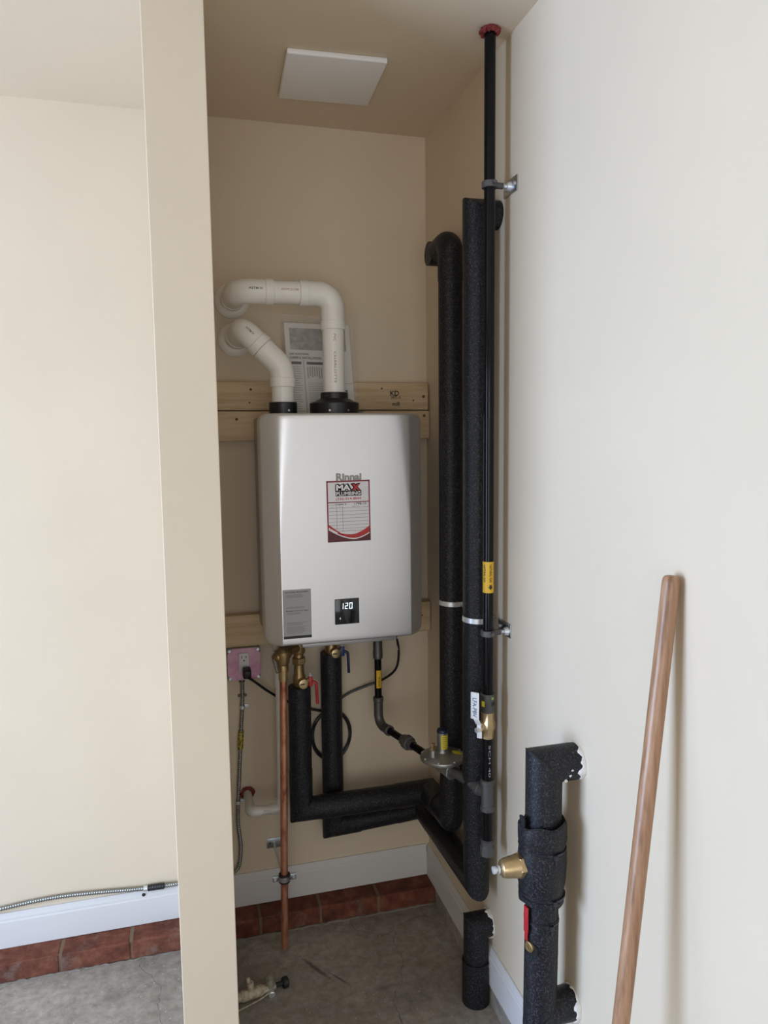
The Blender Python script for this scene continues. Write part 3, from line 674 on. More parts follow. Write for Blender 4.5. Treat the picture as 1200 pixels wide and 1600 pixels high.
# ------------------------------------------------------------------ condensate drain (white PVC) and copper relief pipe
cd = thing('condensate_drain', 'thin grey white PVC drain pipe from the heater to the wall', 'drain pipe', (0.255, 2.215, .43))
ZD = .444; XD = .262; YD = 2.215; rp = .0135
part('wall_stub', MB().sweep([V(.168, YB-.001, ZD), V(.168, YD+.02, ZD)], rp, 20), PVCG, cd)
part('elbow', MB().sweep(bend([V(.168, YD+.035, ZD), V(.168, YD, ZD), V(.202, YD, ZD)], .016, 8), rp+.0032, 20), PVCG, cd)
part('pipe', MB().sweep([V(.198, YD, ZD), V(XD-.016, YD, ZD)], rp, 20), PVCG, cd)
part('elbow', MB().sweep(bend([V(XD-.034, YD, ZD), V(XD, YD, ZD), V(XD+.001, YD, ZD+.036)], .016, 8), rp+.0032, 20), PVCG, cd)
part('riser', MB().sweep([V(XD, YD, ZD+.03), V(.268, YD, .905)], rp-.001, 20), PVCG, cd)
part('adapter', MB().lathe((.2675, YD, .835), (0, 0, 1), [(0, .0165), (.06, .017), (.064, .015)], 20), PVCG, cd)
part('hose', MB().sweep(spline([(.268, YD, .89), (.262, YD, .935), (.2615, YD, .97), (.262, YD, 1.008)], 6), .0125, 18), CLEAR, cd, 'pale flexible hose')
part('hose_clip', MB().sweep([(.253, YD-.016, .955), (.262, YD-.021, .90), (.266, YD-.018, .897), (.257, YD-.017, .957)], .0014, 6), IRON, cd)
m = MB()
for q in range(16):
    a = 2*PI*q/16+.1
    if math.sin(a) < -.55: continue
    m.blob((.169+.0175*math.cos(a), YB-.005, ZD+.0175*math.sin(a)), (.0068, .006, .0068), .35, q, 1)
part('firestop_ring', m, CAULK, cd, 'dark red firestop caulk around the pipe')
m = MB(); wrap_text(m, 'PVC 1120', (.222, YD, ZD), (1, 0, 0), (0, -1, .3), rp+.0003, .03, .005); part('printed_marking', m, INKG, cd, None, False)

CY = 2.150
cpx = lambda z: .2535+(z-.03)*.0208
cop = thing('copper_pipe', 'vertical copper relief pipe hanging in front of the alcove baseboard', 'pipe', (.2535, CY, .02))
part('pipe', MB().sweep([V(cpx(.022), CY, .022), V(cpx(.895), CY, .895)], .0113, 24), COPPER, cop)
part('solder_cup', MB().lathe((cpx(.875), CY, .875), (0, 0, 1), [(0, .0130), (.006, .0138), (.022, .0138), (.030, .0155), (.034, .0155)], 20), BRASSL, cop)
pcl = thing('pipe_clamp', 'cushioned steel clamp holding the copper pipe on a wall rod', 'pipe clamp', (.258, CY, .24), 'pipe clamps on wall rods')
zc_ = .252; xc_ = cpx(zc_)
part('cushion', MB().band((xc_, CY, zc_), (.02, 0, 1), .0114, .0172, .026), RUBBER, pcl, 'black rubber cushion')
part('ring', MB().band((xc_, CY, zc_), (.02, 0, 1), .0168, .0188, .0145), STEEL, pcl, 'zinc ring')
for s in (-1, 1):
    e = part('ear', MB().mm((xc_+s*.0185, CY-.002, zc_-.009), (xc_+s*.036, CY+.004, zc_+.009), .001), STEEL, pcl)
    part('screw', MB().cyl((xc_+s*.029, CY-.007, zc_), (xc_+s*.029, CY+.008, zc_), .0042, 6), STEELW, e)
part('rod', MB().sweep([V(xc_-.003, CY+.018, zc_+.001), V(xc_-.009, YB-.004, zc_+.006)], .0042, 12), STEELW, pcl)
wp = part('wall_plate', MB().mm((.226, YB-.004, zc_-.009), (.292, YB-.0005, zc_+.024), .001), STEEL, pcl)
for xx in (.236, .282): part('screw', MB().cyl((xx, YB-.004, zc_+.0075), (xx, YB-.0065, zc_+.0075), .0045, 10), IRON, wp)

# ------------------------------------------------------------------ service valves and relief valve
def service_valve(x, y, ztop, zc, mat, name, label, side):
    t = thing('service_valve', label, 'valve', (x, y, zc-.03), 'isolation valves under the heater')
    b_ = part('body', MB().lathe((x, y, zc-.032), (0, 0, 1), [(0, .0165), (.012, .0165), (.020, .0195), (.045, .0195), (.052, .0165), (.075, .0150), (ztop-zc+.032-.03, .0150), (ztop-zc+.032-.012, .0135), (ztop-zc+.032, .0135)], 24), BRASS, t)
    cap = part('drain_cap', MB().lathe((x+.005, y-.016, zc), (0.10, -1, -.02), [(0, .0130), (.012, .0140), (.020, .0152), (.027, .0148), (.028, .0125)], 24), BRASSL, t, 'round bright brass cap')
    part('cap_slot', MB().box((x+.003, y-.0446, zc), (.014, .001, .0035)), DARK, cap)
    hb = part('handle_hub', MB().mm((x+.024, y-.034, zc-.014), (x+.037, y-.018, zc+.018), .003), mat, t, None)
    part('handle_nut', MB().lathe((x+.030, y-.026, zc+.018), (0, 0, 1), [(0, .007), (.005, .007), (.005, .0035), (.011, .0035)], 6), STEELW, hb)
    part('lever', MB().sweep(bend([V(x+.034, y-.027, zc+.002), V(x+.048, y-.030, zc-.004), V(x+.050, y-.031, zc-.070)], .008, 5), 0.0046, 10), mat if mat is RED else NAVY, t)
    part('stem', MB().cyl((x, y-.02, zc+.004), (x+.026, y-.026, zc+.004), .008, 14), BRASS, t)
    return t
HOTX, HOTY = .3280, 2.212
COLX, COLY = .4445, 2.292
hv = service_valve(HOTX, HOTY, 1.006, .851, RED, 'hot', 'brass service valve with a red lever and relief branch under the heater', 1)
part('union_nut', MB().lathe((HOTX, HOTY, .902), (0, 0, 1), [(0, .019), (.003, .0215), (.020, .0215), (.022, .019)], 6), BRASS, hv)
part('tee', MB().lathe((HOTX, HOTY, .935), (0, 0, 1), [(0, .017), (.006, .020), (.045, .020), (.052, .016)], 24).sweep([V(HOTX, HOTY, .957), V(.292, 2.18, .957)], .0165, 20), BRASS, hv)
cv = service_valve(COLX, COLY-.008, 1.006, .915, BLUE, 'cold', 'brass service valve with a blue lever above the right insulated riser', 1)
rv = thing('relief_valve', 'brass pressure relief valve on top of the copper pipe', 'valve', (cpx(.9), CY, .90))
rx = cpx(.91)
part('body', MB().lathe((rx, CY, .905), (0, 0, 1), [(0, .0165), (.012, .0165), (.018, .0150), (.026, .0195), (.058, .0205), (.066, .016), (.072, .010)], 24), BRASS, rv)
part('inlet', MB().sweep([V(rx, CY, .953), V(.291, 2.179, .956)], [.0160, .0175], 20), BRASS, rv)
part('inlet_nut', MB().lathe((rx+.009, CY+.012, .954), (.6, .8, 0), [(0, .019), (.010, .019)], 6), BRASS, rv)
part('bonnet', MB().lathe((rx-.010, CY, .950), (-1, -.15, -.1), [(0, .0155), (.010, .0145), (.016, .010), (.020, .004)], 20), BRASS, rv)
part('test_lever', MB().sweep(bend([V(rx-.028, CY-.006, .962), V(rx-.034, CY-.010, .955), V(rx-.022, CY-.016, .905), V(rx-.016, CY-.014, .905), V(rx-.024, CY-.004, .965)], .004, 3), .0016, 8), IRONC, rv, 'thin wire test lever')

# ------------------------------------------------------------------ insulated hot and cold pipes
FR = .0350
hot = thing('insulated_pipe', 'black foam covered pipe from the red lever valve to the rear riser in the corner', 'pipe', (.5, 2.2, .36), 'foam covered water pipes')
BX, BYY = .7355, 1.778
AX, AYY = .7455, 1.992
cr2 = .0345
part('foam_sleeve', MB().sweep([V(HOTX, HOTY, .832), V(HOTX-.002, HOTY, .560)], [FR, FR], 36), FOAM, hot)
part('slit', MB().mm((HOTX+.009, HOTY-FR-.0004, .56), (HOTX+.0100, HOTY-FR+.004, .83)), DARK, hot)
part('foam_elbow', MB().sweep([V(HOTX-.002, HOTY, .5605), V(HOTX-.003, HOTY, .431), V(.385, HOTY, .430)], FR+.0012, 36), FOAM, hot)
part('foam_sleeve', MB().sweep([V(.384, HOTY, .430), V(.640, HOTY, .429)], FR+.0025, 36), FOAM, hot)
part('foam_elbow', MB().sweep([V(.638, HOTY, .429), V(.748, HOTY, .430), V(.747, 2.10, .437)], FR+.0042, 36), FOAM, hot)
part('foam_elbow', MB().sweep(bend([V(.747, 2.102, .437), V(AX, AYY, .443), V(AX, AYY, .57)], .012, 6), cr2, 36), FOAM, hot)
part('foam_sleeve', MB().sweep([V(AX, AYY, .568), V(AX, AYY, 2.03)], cr2-.0005, 36), FOAM, hot)
part('foam_elbow', MB().sweep(bend([V(AX, AYY, 2.028), V(AX, AYY, 2.137), V(AX-.004, AYY+.075, 2.125)], .03, 6), cr2+.0008, 36), FOAM, hot)
part('foam_end', MB().sweep([V(.713, 2.088, 2.122), V(XR-.001, 2.088, 2.122)], cr2-.001, 30), FOAM, hot, 'foam piece entering the wall')

cold = thing('insulated_pipe', 'black foam covered pipe from the blue lever valve round to the front riser', 'pipe', (.5, 2.29, .26), 'foam covered water pipes')
part('foam_sleeve', MB().sweep([V(COLX, COLY, .905), V(COLX-.002, COLY, .39)], cr2, 36), FOAM, cold)
part('slit', MB().mm((COLX+.004, COLY-cr2-.0004, .40), (COLX+.005, COLY-cr2+.004, .903)), DARK, cold)
part('foam_elbow', MB().sweep([V(COLX-.002, COLY, .392), V(COLX-.002, COLY, .318), V(.53, COLY, .321)], cr2+.002, 36), FOAM, cold)
part('foam_sleeve', MB().sweep([V(.528, COLY, .321), V(.66, COLY, .328)], cr2, 36), FOAM, cold)
part('foam_elbow', MB().sweep([V(.66, COLY, .328), V(.751, COLY, .334), V(.750, 2.17, .340)], cr2+.0012, 36), FOAM, cold)
part('foam_sleeve', MB().sweep([V(.750, 2.172, .340), V(.738, BYY, .377), V(BX, BYY, .62)], FR, 36), FOAM, cold)
part('foam_sleeve', MB().sweep([V(BX, BYY, .619), V(BX, BYY, 2.02)], FR-.0006, 36), FOAM, cold)
part('foam_elbow', MB().sweep([V(BX, BYY, 2.019), V(BX, BYY, 2.148), V(XR-.001, BYY, 2.148)], FR+.0004, 36), FOAM, cold)

def band_clamp(x, y, z, r, ax, label):
    t = thing('pipe_clamp', label, 'pipe clamp', (x, y, z), 'pipe clamps on wall rods')
    part('band', MB().band((x, y, z), ax, r-.003, r+.0012, .014, 40), STEELW, t, 'bright zinc band')
    e = part('ear', MB().mm((x+r*.55, y-r-.003, z-.008), (x+r*.55+.006, y-r+.014, z+.008), .001), STEEL, t)
    part('screw', MB().cyl((x+r*.4, y-r-.001+.006, z), (x+r*.4+.016, y-r-.001+.006, z), .0032, 8), STEEL, e)
    part('rod', MB().sweep([V(x+r-.002, y+.004, z), V(XR-.0005, y+.004, z)], .004, 12), STEEL, t)
band_clamp(AX, AYY, 1.1145, cr2, (0.05, 0, 1), 'zinc band clamp around the rear insulated riser in the corner')
band_clamp(BX, BYY, 1.118, FR, (0.05, 0, 1), 'zinc band clamp around the front insulated riser beside the gas pipe')

# ------------------------------------------------------------------ gas line
GX, GY, GR = .7362, 1.700, .0134
gr = thing('gas_pipe', 'long glossy black gas pipe rising to the ceiling on the right wall', 'gas pipe', (GX, GY, .94), 'gas piping')
part('pipe', MB().sweep([V(GX, GY, .925), V(GX, GY, H-.001)], GR, 28), GASBLK, gr)
yl = part('warning_label', wrap_patch(MB(), (GX, GY, 1.245), (0, 0, 1), (-.30, -1, 0), GR+.0006, .079, 3.0), YELLOW, gr, 'yellow label with black vertical print')
m = MB(); wrap_text(m, 'NATURAL GAS', (GX, GY, 1.255), (0, 0, -1), (.05, -1, 0), GR+.0010, .044, .0065, .02); wrap_text(m, 'NATURAL GAS', (GX, GY, 1.255), (0, 0, -1), (-1, -.5, 0), GR+.0010, .044, .0065, .02)
part('print', m, INK, yl, None, False)
arw = MB()
vs_ = []
for px_, pz_ in ((-.003, .006), (.003, .006), (.003, .001), (.006, .001), (0, -.007), (-.006, .001), (-.003, .001)):
    a = px_/GR; f = V(.05, -1, 0).normalized(); uu = V(1, .05, 0).normalized(); vs_.append(V(GX, GY, 1.220+pz_)+(f*math.cos(a)+uu*math.sin(a))*(GR+.0012))
arw.add(vs_, [tuple(range(7))]); part('arrow', arw, INK, yl, None, False)
m = MB()
for q in range(12):
    a = 2*PI*q/12; m.blob((GX+.0185*math.cos(a), GY+.0185*math.sin(a), H-.007), (.008, .008, .0085), .3, 30+q, 1)
solo('firestop_caulk', m, CAULK, 'red firestop caulk ring where the gas pipe meets the ceiling', 'caulk')

def rod_hanger(z, ploc, label):
    t = thing('pipe_hanger', label, 'pipe hanger', (GX, GY, z), 'split ring hangers on the gas pipe')
    part('split_ring', MB().band((GX, GY, z), (.0, 0, 1), GR, GR+.0055, .015), IRON, t, 'dark split ring')
    for s in (-1, 1): part('ring_bolt', MB().cyl((GX+.003, GY+s*(GR+.007)-.004*s, z+.002), (GX+.003, GY+s*(GR+.012), z+.002), .0045, 10), IRONC, t)
    part('rod_socket', MB().cyl((GX+GR+.002, GY, z), (GX+GR+.020, GY, z), .0075, 12), IRON, t)
    m = MB(); rp_ = resample([V(GX+GR+.018, GY, z), V(XR-.004, GY, z)], .001); m.sweep(rp_, [.0055 if i % 3 else .0046 for i in range(len(rp_))], 12); part('threaded_rod', m, STEELW, t)
    pl_ = part('wall_plate', MB().mm((XR-.0035, ploc[0]-.037, ploc[1]-.018), (XR-.0004, ploc[0]+.037, ploc[1]+.018), .0008), STEEL, t, 'zinc wall plate')
    part('flange', MB().lathe((XR-.0035, GY, z), (-1, 0, 0), [(0, .012), (.004, .011), (.010, .009)], 16), STEELW, pl_)
    for s in (-1, 1): part('screw', MB().cyl((XR-.0035, ploc[0]+s*.026, ploc[1]), (XR-.0065, ploc[0]+s*.026, ploc[1]), .0045, 10), STEELW, pl_)
rod_hanger(2.193, (1.700, 2.193), 'upper split ring hanger on the gas pipe near the ceiling')
rod_hanger(1.100, (1.720, 1.103), 'lower split ring hanger on the gas pipe beside the band clamps')

gv = thing('gas_shutoff_valve', 'brass gas ball valve with a white lever on the black riser', 'valve', (GX, GY, .826), 'gas piping')
cpl = part('coupling', MB().lathe((GX, GY, .893), (0, 0, 1), [(0, .0165), (.003, .0175), (.018, .0175), (.020, .0185), (.046, .0185), (.049, .0165)], 28), IRONC, gv, 'silver press coupling')
m = MB(); wrap_patch(m, (GX, GY, .918), (0, 0, 1), (.5, -1, 0), .0189, .010, .7); part('print', m, INK, cpl)
m = MB(); wrap_patch(m, (GX, GY, .918), (0, 0, 1), (-1, -.5, 0), .0189, .014, .5); part('yellow_mark', m, YELLOWG, cpl)
m = MB(); wrap_patch(m, (GX, GY, .933), (0, 0, 1), (.35, -1, 0), .0189, .007, .4); part('green_mark', m, base('green_mark', (.3, .42, .12), .5), cpl)
part('body', MB().lathe((GX, GY, .824), (0, 0, 1), [(0, .0155), (.018, .0160), (.022, .0185), (.032, .0205), (.044, .0185), (.048, .0165), (.069, .0165)], 8).lathe((GX, GY, .856), (-1, -.25, 0), [(0, .012), (.026, .012)], 16), BRASSL, gv)
LR = Matrix.Rotation(.78, 3, 'Z')
part('handle', MB().box((GX-.026, GY-.008, .848), (.0028, .014, .040), .0012, LR).box((GX-.034, GY-.013, .875), (.0028, .015, .028), .0012, LR @ Matrix.Rotation(-.70, 3, 'Y')).box((GX-.043, GY-.019, .920), (.004, .0225, .070), .0018, LR), WHITE, gv, 'white lever with dark print')
ln_ = LR @ V(-1, 0, 0); le = LR @ V(0, 1, 0)
m = MB(); put_text(m, 'LFA-PBV', V(GX-.043, GY-.019, .916)+ln_*.0023, (0, 0, -1), le*-1, width=.050, height=.011, bold=.02); part('print', m, base('blue_grey_ink', (.12, .14, .25), .5), gv, None, False)
part('stem_nut', MB().cyl((GX-.024, GY-.006, .850), (GX-.036, GY-.009, .850), .0068, 6), STEELW, gv)
gd = thing('gas_drip_leg', 'grey iron tee and capped drip leg under the gas valve', 'gas fitting', (GX, GY, .50), 'gas piping')
part('nipple', MB().sweep([V(GX, GY, .70), V(GX, GY, .828)], GR, 28), GASBLK, gd, 'black nipple with pale print')
m = MB(); wrap_text(m, 'SCH 40', (GX, GY, .765), (0, 0, -1), (.0, -1, 0), GR+.0004, .085, .006); part('print', m, INKL, gd, None, False)
def teeprof(z0, z1, r): return [(0, r-.001), (.002, r+.0022), (.012, r+.0022), (.014, r), (z1-z0-.014, r), (z1-z0-.012, r+.0022), (z1-z0-.002, r+.0022), (z1-z0, r-.001)]
GB = V(.5825, 2.220, .677); GT = V(GX, GY, .672); gdir = (GB-GT).normalized()
part('tee', MB().lathe((GX, GY, .626), (0, 0, 1), teeprof(.626, .712, .0165), 28).lathe(GT+gdir*.008, gdir, [(0, .0155), (.018, .0155), (.020, .0185), (.032, .0185), (.034, .0160)], 24), IRONC, gd)
part('nipple', MB().sweep([V(GX, GY, .540), V(GX, GY, .630)], GR, 28), GASBLK, gd)
part('cap', MB().lathe((GX, GY, .503), (0, 0, 1), [(0, .012), (.002, .0185), (.026, .0185), (.028, .0165), (.036, .0165), (.043, .0185), (.045, .0150)], 8), IRONC, gd)

# regulator and branch to heater
def gp(t): return GT+(GB-GT)*t
RG = gp(.362)
rgz = .700
rg = thing('gas_regulator', 'round silver gas regulator with a yellow labelled stack', 'regulator', (RG.x, RG.y, .66), 'gas piping')
part('diaphragm_housing', MB().lathe((RG.x, RG.y, rgz-.020), (0, 0, 1), [(0, .020), (.004, .042), (.010, .058), (.013, .0625), (.0165, .0635), (.0175, .0620), (.0185, .0635), (.022, .0625), (.027, .053), (.032, .030), (.0335, .017)], 48), ALU, rg)
for q in range(8):
    a = 2*PI*q/8+.25; part('rim_screw', MB().cyl((RG.x+.058*math.cos(a), RG.y+.058*math.sin(a), rgz-.001), (RG.x+.058*math.cos(a), RG.y+.058*math.sin(a), rgz+.0055), .0032, 10), STEELW, rg)
stc = part('spring_stack', MB().lathe((RG.x, RG.y, rgz+.011), (0, 0, 1), [(0, .019), (.006, .0155), (.010, .0148), (.060, .0152)], 24), ALU, rg)
part('stack_cap', MB().lathe((RG.x, RG.y, rgz+.070), (0, 0, 1), [(0, .0158), (.006, .0160), (.009, .0145), (.0095, .010)], 24), NAVY, stc, 'dark blue cap')
yl2 = part('yellow_label', wrap_patch(MB(), (RG.x, RG.y, rgz+.045), (0, 0, 1), (.25, -1, 0), .0156, .040, 1.7), YELLOWG, stc, 'yellow label with black lines')
m = MB()
for q in range(6): wrap_patch(m, (RG.x, RG.y, rgz+.030+.006*q), (0, 0, 1), (.25, -1, 0), .0159, .0012, 1.2, 8)
part('print', m, INKG, stc)
part('disc_label', MB().prism([(.010*math.cos(a*.3927)*1.6, .010*math.sin(a*.3927)) for a in range(16)], (RG.x+.040, RG.y-.012, rgz+.0095), (1, 0, -.30), (0, 1, .05), .0008), YELLOWG, rg, 'small yellow sticker')
vb = V(RG.x-.033, RG.y-.014, rgz+.006)
part('vent_boss', MB().lathe(vb, (0, 0, 1), [(0, .0105), (.016, .0095), (.022, .0090)], 18), ALU, rg)
part('vent_plug', MB().lathe(vb+V(0, 0, .022), (0, 0, 1), [(0, .0085), (.007, .0085), (.008, .006), (.019, .0055)], 6), BRASSL, rg, 'small brass vent plug')
side = V(gdir.y, -gdir.x, 0)
part('valve_body', MB().lathe(RG-gdir*.050, gdir, [(0, .0225), (.002, .0245), (.018, .0245), (.022, .019), (.040, .022), (.062, .022), (.080, .019), (.082, .0225), (.098, .0225), (.100, .0205)], 8)
     .lathe((RG.x, RG.y, rgz-.040), (0, 0, 1), [(0, .019), (.015, .024), (.024, .036)], 24), ALU, rg)
gb = thing('gas_branch_pipe', 'black gas branch with a union and grey elbow rising to the heater', 'gas pipe', (GB.x, GB.y, .66), 'gas piping')
part('nipple', MB().sweep([gp(.045), gp(.275)], .0125, 24), IRON, gb)
part('nipple', MB().sweep([gp(.44), gp(.90)], .0112, 24), GASBLK, gb)
un = gp(.695)
part('union', MB().lathe(un-gdir*.030, gdir, [(0, .0155), (.014, .0165), (.016, .0215), (.020, .0225), (.034, .0225), (.037, .0190), (.050, .0175), (.056, .0150)], 10), IRON, gb, 'dark iron union')
part('elbow', MB().sweep(bend([gp(.875), GB, V(GB.x, GB.y, .765)], .045, 10), .0148, 24).lathe(gp(.872), gdir, [(0, .0150), (.002, .0168), (.014, .0168), (.016, .0150)], 24).lathe((GB.x, GB.y, .752), (0, 0, 1), [(0, .0150), (.002, .0168), (.014, .0168), (.016, .0150)], 24), IRONC, gb, 'grey iron elbow')
part('riser', MB().sweep([V(GB.x, GB.y, .76), V(GB.x, GB.y, .91)], .0115, 24), GASBLK, gb)
part('coupling', MB().lathe((GB.x, GB.y, .893), (0, 0, 1), [(0, .0135), (.003, .0155), (.022, .0160), (.024, .0150), (.060, .0148), (.070, .0165), (.104, .0165)], 24), IRONC, gb)
yl3 = part('warning_label', wrap_patch(MB(), (GB.x, GB.y, .828), (0, 0, 1), (.0, -1, 0), .0119, .058, 1.5), YELLOW, gb, 'yellow label with black print')
m = MB(); wrap_text(m, 'NATURAL GAS', (GB.x, GB.y, .820), (0, 0, 1), (.0, -1, 0), .0123, .032, .006, .02); part('print', m, INK, yl3, None, False)

# ------------------------------------------------------------------ lower right: insulated water main with pressure valve
RX, RY, RR = .7165, 1.357, .0385
wm = thing('insulated_main_pipe', 'thick black foam pipe looping out of the right wall with two elbows', 'pipe', (RX, RY, .30), 'foam covered water pipes')
part('foam_elbow', MB().sweep([V(RX, RY, .640), V(RX, RY, .9055), V(XR-.001, RY, .9055)], RR, 40), FOAM, wm, 'mitred upper foam elbow')
part('foam_sleeve', MB().sweep([V(RX-.003, RY, .345), V(RX-.001, RY, .645)], RR-.0030, 40), FOAM, wm)
part('foam_elbow', MB().sweep([V(RX-.001, RY, .570), V(RX-.003, RY, .346), V(XR-.001, RY, .346)], RR-.0024, 40), FOAM, wm, 'mitred lower foam elbow')
def plaster_ring(y, z, r, seed, parent, n=34, keep=0.75):
    m = MB(); rnd = random.Random(seed); n = 72; k_ = 8; vs = []
    w1, w2, w3 = (rnd.uniform(0, 6) for _ in range(3))
    for q in range(n):
        a = 2*PI*q/n; th = max(.0012, .0030+.0022*math.sin(2*a+w1)+.0016*math.sin(5*a+w2)+.0012*math.sin(11*a+w3)+rnd.uniform(-.0006, .0006))
        for j in range(k_):
            b = 2*PI*j/k_; vs.append(V(XR-.0005-max(0, math.sin(b))*th*2.2, y+(r+th*.7*math.cos(b))*math.cos(a), z+(r+th*.7*math.cos(b))*math.sin(a)))
    m.add(vs, [(q*k_+j, ((q+1) % n)*k_+j, ((q+1) % n)*k_+(j+1) % k_, q*k_+(j+1) % k_) for q in range(n) for j in range(k_)])
    part('plaster_rim', m, PLASTER, parent, 'white plaster rim round the wall opening')
def mitre_seam(c, t1, t2, r, parent, th=.0011):
    c, t1, t2 = Vector(c), Vector(t1).normalized(), Vector(t2).normalized(); b = (t1+t2).normalized(); u = t1.orthogonal().normalized(); w_ = t1.cross(u); n = 48; ps = []
    for q in range(n+1):
        a = 2*PI*q/n; d = (u*math.cos(a)+w_*math.sin(a))*(r+.0002*math.sin(9*a)); ps.append(c+d-t1*(d.dot(b)/t1.dot(b)))
    part('seam', MB().sweep(ps, th, 6, False), DARK, parent, 'dark mitre seam')
mitre_seam((RX, RY, .9055), (0, 0, 1), (1, 0, 0), RR, wm); mitre_seam((RX-.003, RY, .346), (0, 0, -1), (1, 0, 0), RR-.0024, wm)
plaster_ring(RY, .9055, RR, 3, wm); plaster_ring(RY, .346, RR-.002, 4, wm)
m = MB(); rnd = random.Random(9)
for yy, zz in ((RY-.0375, .905), (RY-.036, .892), (RY-.030, .880)):
    m.blob((XR-.035+rnd.uniform(-.01, .02), yy, zz), (.004, .0015, .004), .4, int(zz*1e4), 1)
for a, zz, s in ((.28, .482, 1.6), (.34, .494, 1.0), (.26, .455, .9), (.3, .445, .6)):
    m.blob((RX-.002+(RR-.0028)*math.cos(-a), RY+(RR-.0028)*math.sin(-a)-.000, zz), (.002*s, .004*s, .006*s), .4, int(zz*1e4), 1)
part('plaster_smear', m, PLASTER, wm)

jk = thing('insulation_jacket', 'lumpy black foam jacket strapped with zip ties around the pressure valve', 'insulation', (RX, RY, .60))
n = 40; zs = [(.602, .0435), (.606, .0485), (.618, .0495), (.624, .0468), (.629, .0475), (.655, .0520), (.690, .0530), (.722, .0515), (.727, .0482), (.732, .0486), (.745, .0525), (.768, .0525), (.780, .0520), (.784, .0490)]
vs = []; rnd = random.Random(11)
ph = [rnd.uniform(-1, 1) for _ in range(6)]
for j, (z, r) in enumerate(zs):
    for k in range(n):
        a = 2*PI*k/n; rr_ = r*(1+.025*math.sin(2*a+ph[0])+.02*math.sin(3*a+ph[1]+z*30)+.008*math.sin(7*a+ph[2]))
        bulge = .002*max(0, -math.cos(a))**3*math.exp(-((z-.69)/.04)**2)
        edge = .006*math.sin(a*1.0+2.6)+.003*math.sin(5*a+ph[3]) if j > 9 else (-.005*math.sin(a+.6)+.002*math.sin(6*a) if j < 3 else 0)
        vs.append(V(RX-.002+(rr_+bulge)*math.cos(a), RY+(rr_+bulge*.3)*math.sin(a), z+edge))
N_ = len(zs); fs = [(j*n+k, j*n+(k+1) % n, (j+1)*n+(k+1) % n, (j+1)*n+k) for j in range(N_-1) for k in range(n)]
# inner lip at both ends
for j, rin in ((N_-1, RR+.0005), (0, RR-.002)):
    o = len(vs)
    for k in range(n):
        a = 2*PI*k/n; vs.append(V(RX-.001+rin*math.cos(a), RY+rin*math.sin(a), zs[j][0]+(-.006 if j else .004)))
    fs += [(j*n+k, j*n+(k+1) % n, o+(k+1) % n, o+k) for k in range(n)]
wrap = part('foam_wrap', MB().add(vs, fs), FOAM, jk)
part('torn_edge', MB().blob((RX-.050, RY-.006, .789), (.004, .009, .011), .45, 5, 2).blob((RX-.046, RY+.010, .786), (.004, .010, .008), .45, 6, 2), FOAMD, jk, 'torn foam lip')
def zip_tie(z, r, tilt):
    m = MB().band((RX-.002, RY, z), (tilt, 0, 1), r-.004, r+.0016, .0056, 40)
    t_ = part('zip_tie', m, TIE, jk, 'black nylon zip tie')
    part('tie_head', MB().box((RX+.002, RY-r-.0015, z-.002), (.0105, .008, .0100), .0012).box((RX+.003, RY-r-.002, z-.012), (.0050, .0024, .016), .0005), TIE, t_)
zip_tie(.729, .0495, .06); zip_tie(.626, .0483, .07); zip_tie(.563, .0362, .06)
pv = thing('pressure_valve', 'brass pressure reducing valve bonnet sticking out of the foam jacket', 'valve', (RX-.05, RY, .69))
pz = .692
part('hex_flange', MB().lathe((RX-.0500, RY-.004, pz), (-1, 0, 0), [(0, .0255), (.011, .0255), (.012, .0240)], 6, u=(0, 0, 1)), BRASSL, pv)
part('bonnet', MB().lathe((RX-.0615, RY-.004, pz), (-1, 0, 0), [(0, .0245), (.003, .0238), (.028, .0205), (.036, .0175), (.039, .0130), (.0395, .009)], 32), BRASSL, pv, 'smooth brass bell')
part('adjusting_screw', MB().lathe((RX-.1005, RY-.004, pz), (-1, 0, 0), [(0, .0050), (.002, .0085), (.006, .0085), (.007, .0050), (.010, .0050), (.011, .0080), (.017, .0080), (.018, .005)], 10), STEELW, pv)
bv = thing('ball_valve', 'small ball valve with a red lever below the foam jacket', 'valve', (RX-.04, RY, .51))
lx = RX-.0420
part('lever', MB().box((lx-.001, RY-.010, .572), (.0055, .0155, .060), .0024).box((lx+.000, RY-.0085, .534), (.0040, .010, .022), .0015), RED, bv, 'red coated lever')
part('stem', MB().lathe((RX-.030, RY-.013, .512), (-1, -.35, 0), [(0, .0115), (.010, .0115), (.011, .008), (.013, .008)], 14).lathe((RX-.030, RY-.013, .512), (-1, -.35, 0), [(.010, .005), (.016, .005)], 6), BRASS, bv, 'corroded brass stem')
part('foam_hole', MB().lathe((RX-.0285, RY-.0165, .507), (-.85, -.53, 0), [(0, .014), (.0065, .0145), (.0066, .010)], 16), FOAMD, bv)

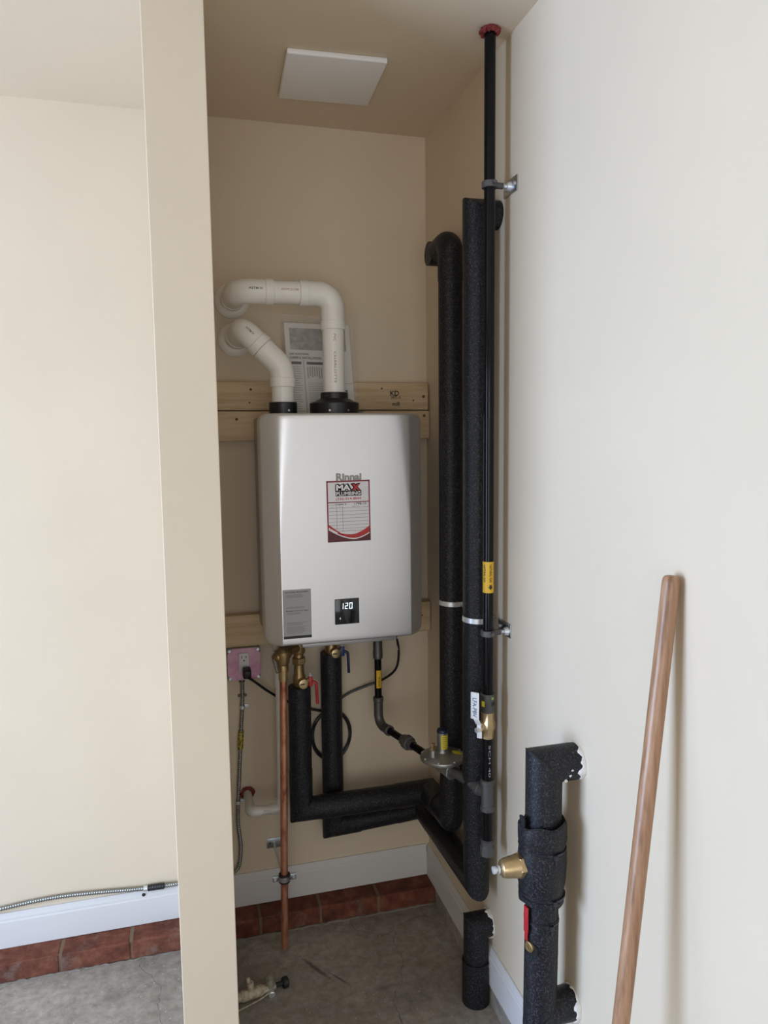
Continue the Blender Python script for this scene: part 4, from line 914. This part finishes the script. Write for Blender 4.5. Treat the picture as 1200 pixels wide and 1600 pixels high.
# small insulated stub
SX, SY, SR = .7515, 1.812, .0365
ss = thing('insulated_stub_pipe', 'short black foam pipe elbowing from the wall down into the floor', 'pipe', (SX, SY, 0), 'foam covered water pipes')
part('foam_elbow', MB().sweep([V(SX, SY, .120), V(SX, SY, .2275), V(XR-.001, SY, .2275)], SR-.001, 36), FOAM, ss)
part('foam_sleeve', MB().sweep([V(SX-.0015, SY-.002, .001), V(SX-.0015, SY-.002, .128)], SR+.0022, 36), FOAM, ss)
plaster_ring(SY, .2275, SR, 6, ss); mitre_seam((SX, SY, .2275), (0, 0, 1), (1, 0, 0), SR-.001, ss)
m = MB(); rnd = random.Random(2)
for q in range(16):
    a = -PI*(.02+.20*rnd.random()); z = rnd.uniform(.055, .118); s = rnd.uniform(.5, 1.3)
    m.blob((SX-.0015+(SR+.0018)*math.cos(a), SY-.002+(SR+.0018)*math.sin(a), z), (.003*s, .003*s, .005*s), .4, 300+q, 1)
for q in range(7):
    a = -PI*(.30+.25*rnd.random()); m.blob((XR-.028+.018*rnd.random(), SY+(SR-.001)*math.cos(a)*.9, .2275-(SR-.0005)*.6+.012*rnd.random()), (.006, .004, .005), .4, 350+q, 1)
part('plaster_smear', m, PLASTER, ss)

# ------------------------------------------------------------------ wooden handle leaning on the right wall
hp0, hp1 = V(.7765, 1.036, 1.368), V(.606, .985, .004)
hd_ = (hp0-hp1).normalized(); L = (hp0-hp1).length
solo('wooden_tool_handle', MB().lathe(hp1, hd_, [(0, .0140), (L-.012, .0146), (L-.006, .0138), (L-.002, .0115), (L, .006)], 28), HANDLEW,
     'varnished brown wooden tool handle leaning against the right wall', 'handle')

# ------------------------------------------------------------------ old floor drain valve
fdv = thing('floor_drain_valve', 'old yellowed PVC pipe with a corroded hose valve lying on the floor', 'valve', (.17, 2.0, 0))
fd = V(.985, .17, 0).normalized(); f0 = V(PX1+.003, 1.984, .016)
fq = lambda d, z=.016: f0+fd*d+V(0, 0, z-.016)
part('pipe', MB().sweep([fq(0), fq(.035)], .0130, 18), PVCO, fdv)
part('tee', MB().lathe(fq(.030), fd, [(0, .0150), (.002, .0158), (.060, .0158), (.062, .0150)], 20), PVCO, fdv)
part('stub', MB().lathe(fq(.058, .026), (-.05, 0, 1), [(0, .0100), (.022, .0105), (.026, .0085)], 12).box(fq(.052, .058), (.010, .008, .018), .002), PVCO, fdv, 'broken upright stub')
part('adapter', MB().lathe(fq(.090), fd, [(0, .0130), (.010, .0125), (.022, .0120)], 16), PVCO, fdv)
vbz = base('verdigris_brass', (.32, .29, .22), .6, .5)
part('valve_body', MB().lathe(fq(.115, .002), (0, 0, 1), [(0, .010), (.010, .012), (.022, .013), (.034, .012), (.044, .009)], 14).lathe(fq(.108), fd, [(0, .0125), (.022, .0125)], 10), vbz, fdv)
part('packing_nut', MB().lathe(fq(.115, .044), (-.1, -.1, 1), [(0, .0115), (.010, .0115), (.012, .006)], 6), vbz, fdv)
part('handle_wheel', MB().lathe(fq(.152), fd, [(0, .0135), (.003, .0155), (.014, .0155), (.017, .013)], 14).lathe(fq(.128), fd, [(0, .007), (.026, .007)], 12), RUBBER, fdv, 'dark round knob')
part('hose_outlet', MB().lathe(fq(.117, .012)+V(0, -.010, 0), (0, -1, -.15), [(0, .009), (.014, .0105), (.016, .008)], 14), STEELW, fdv)
part('tie_wire', MB().sweep(spline([fq(.122, .018)+V(0, -.016, 0), fq(.08, .008)+V(0, -.024, 0), fq(.02, .003)+V(0, -.032, 0), fq(-.0, .003)+V(0, -.037, 0)], 6), .0022, 8), PVCO, fdv)
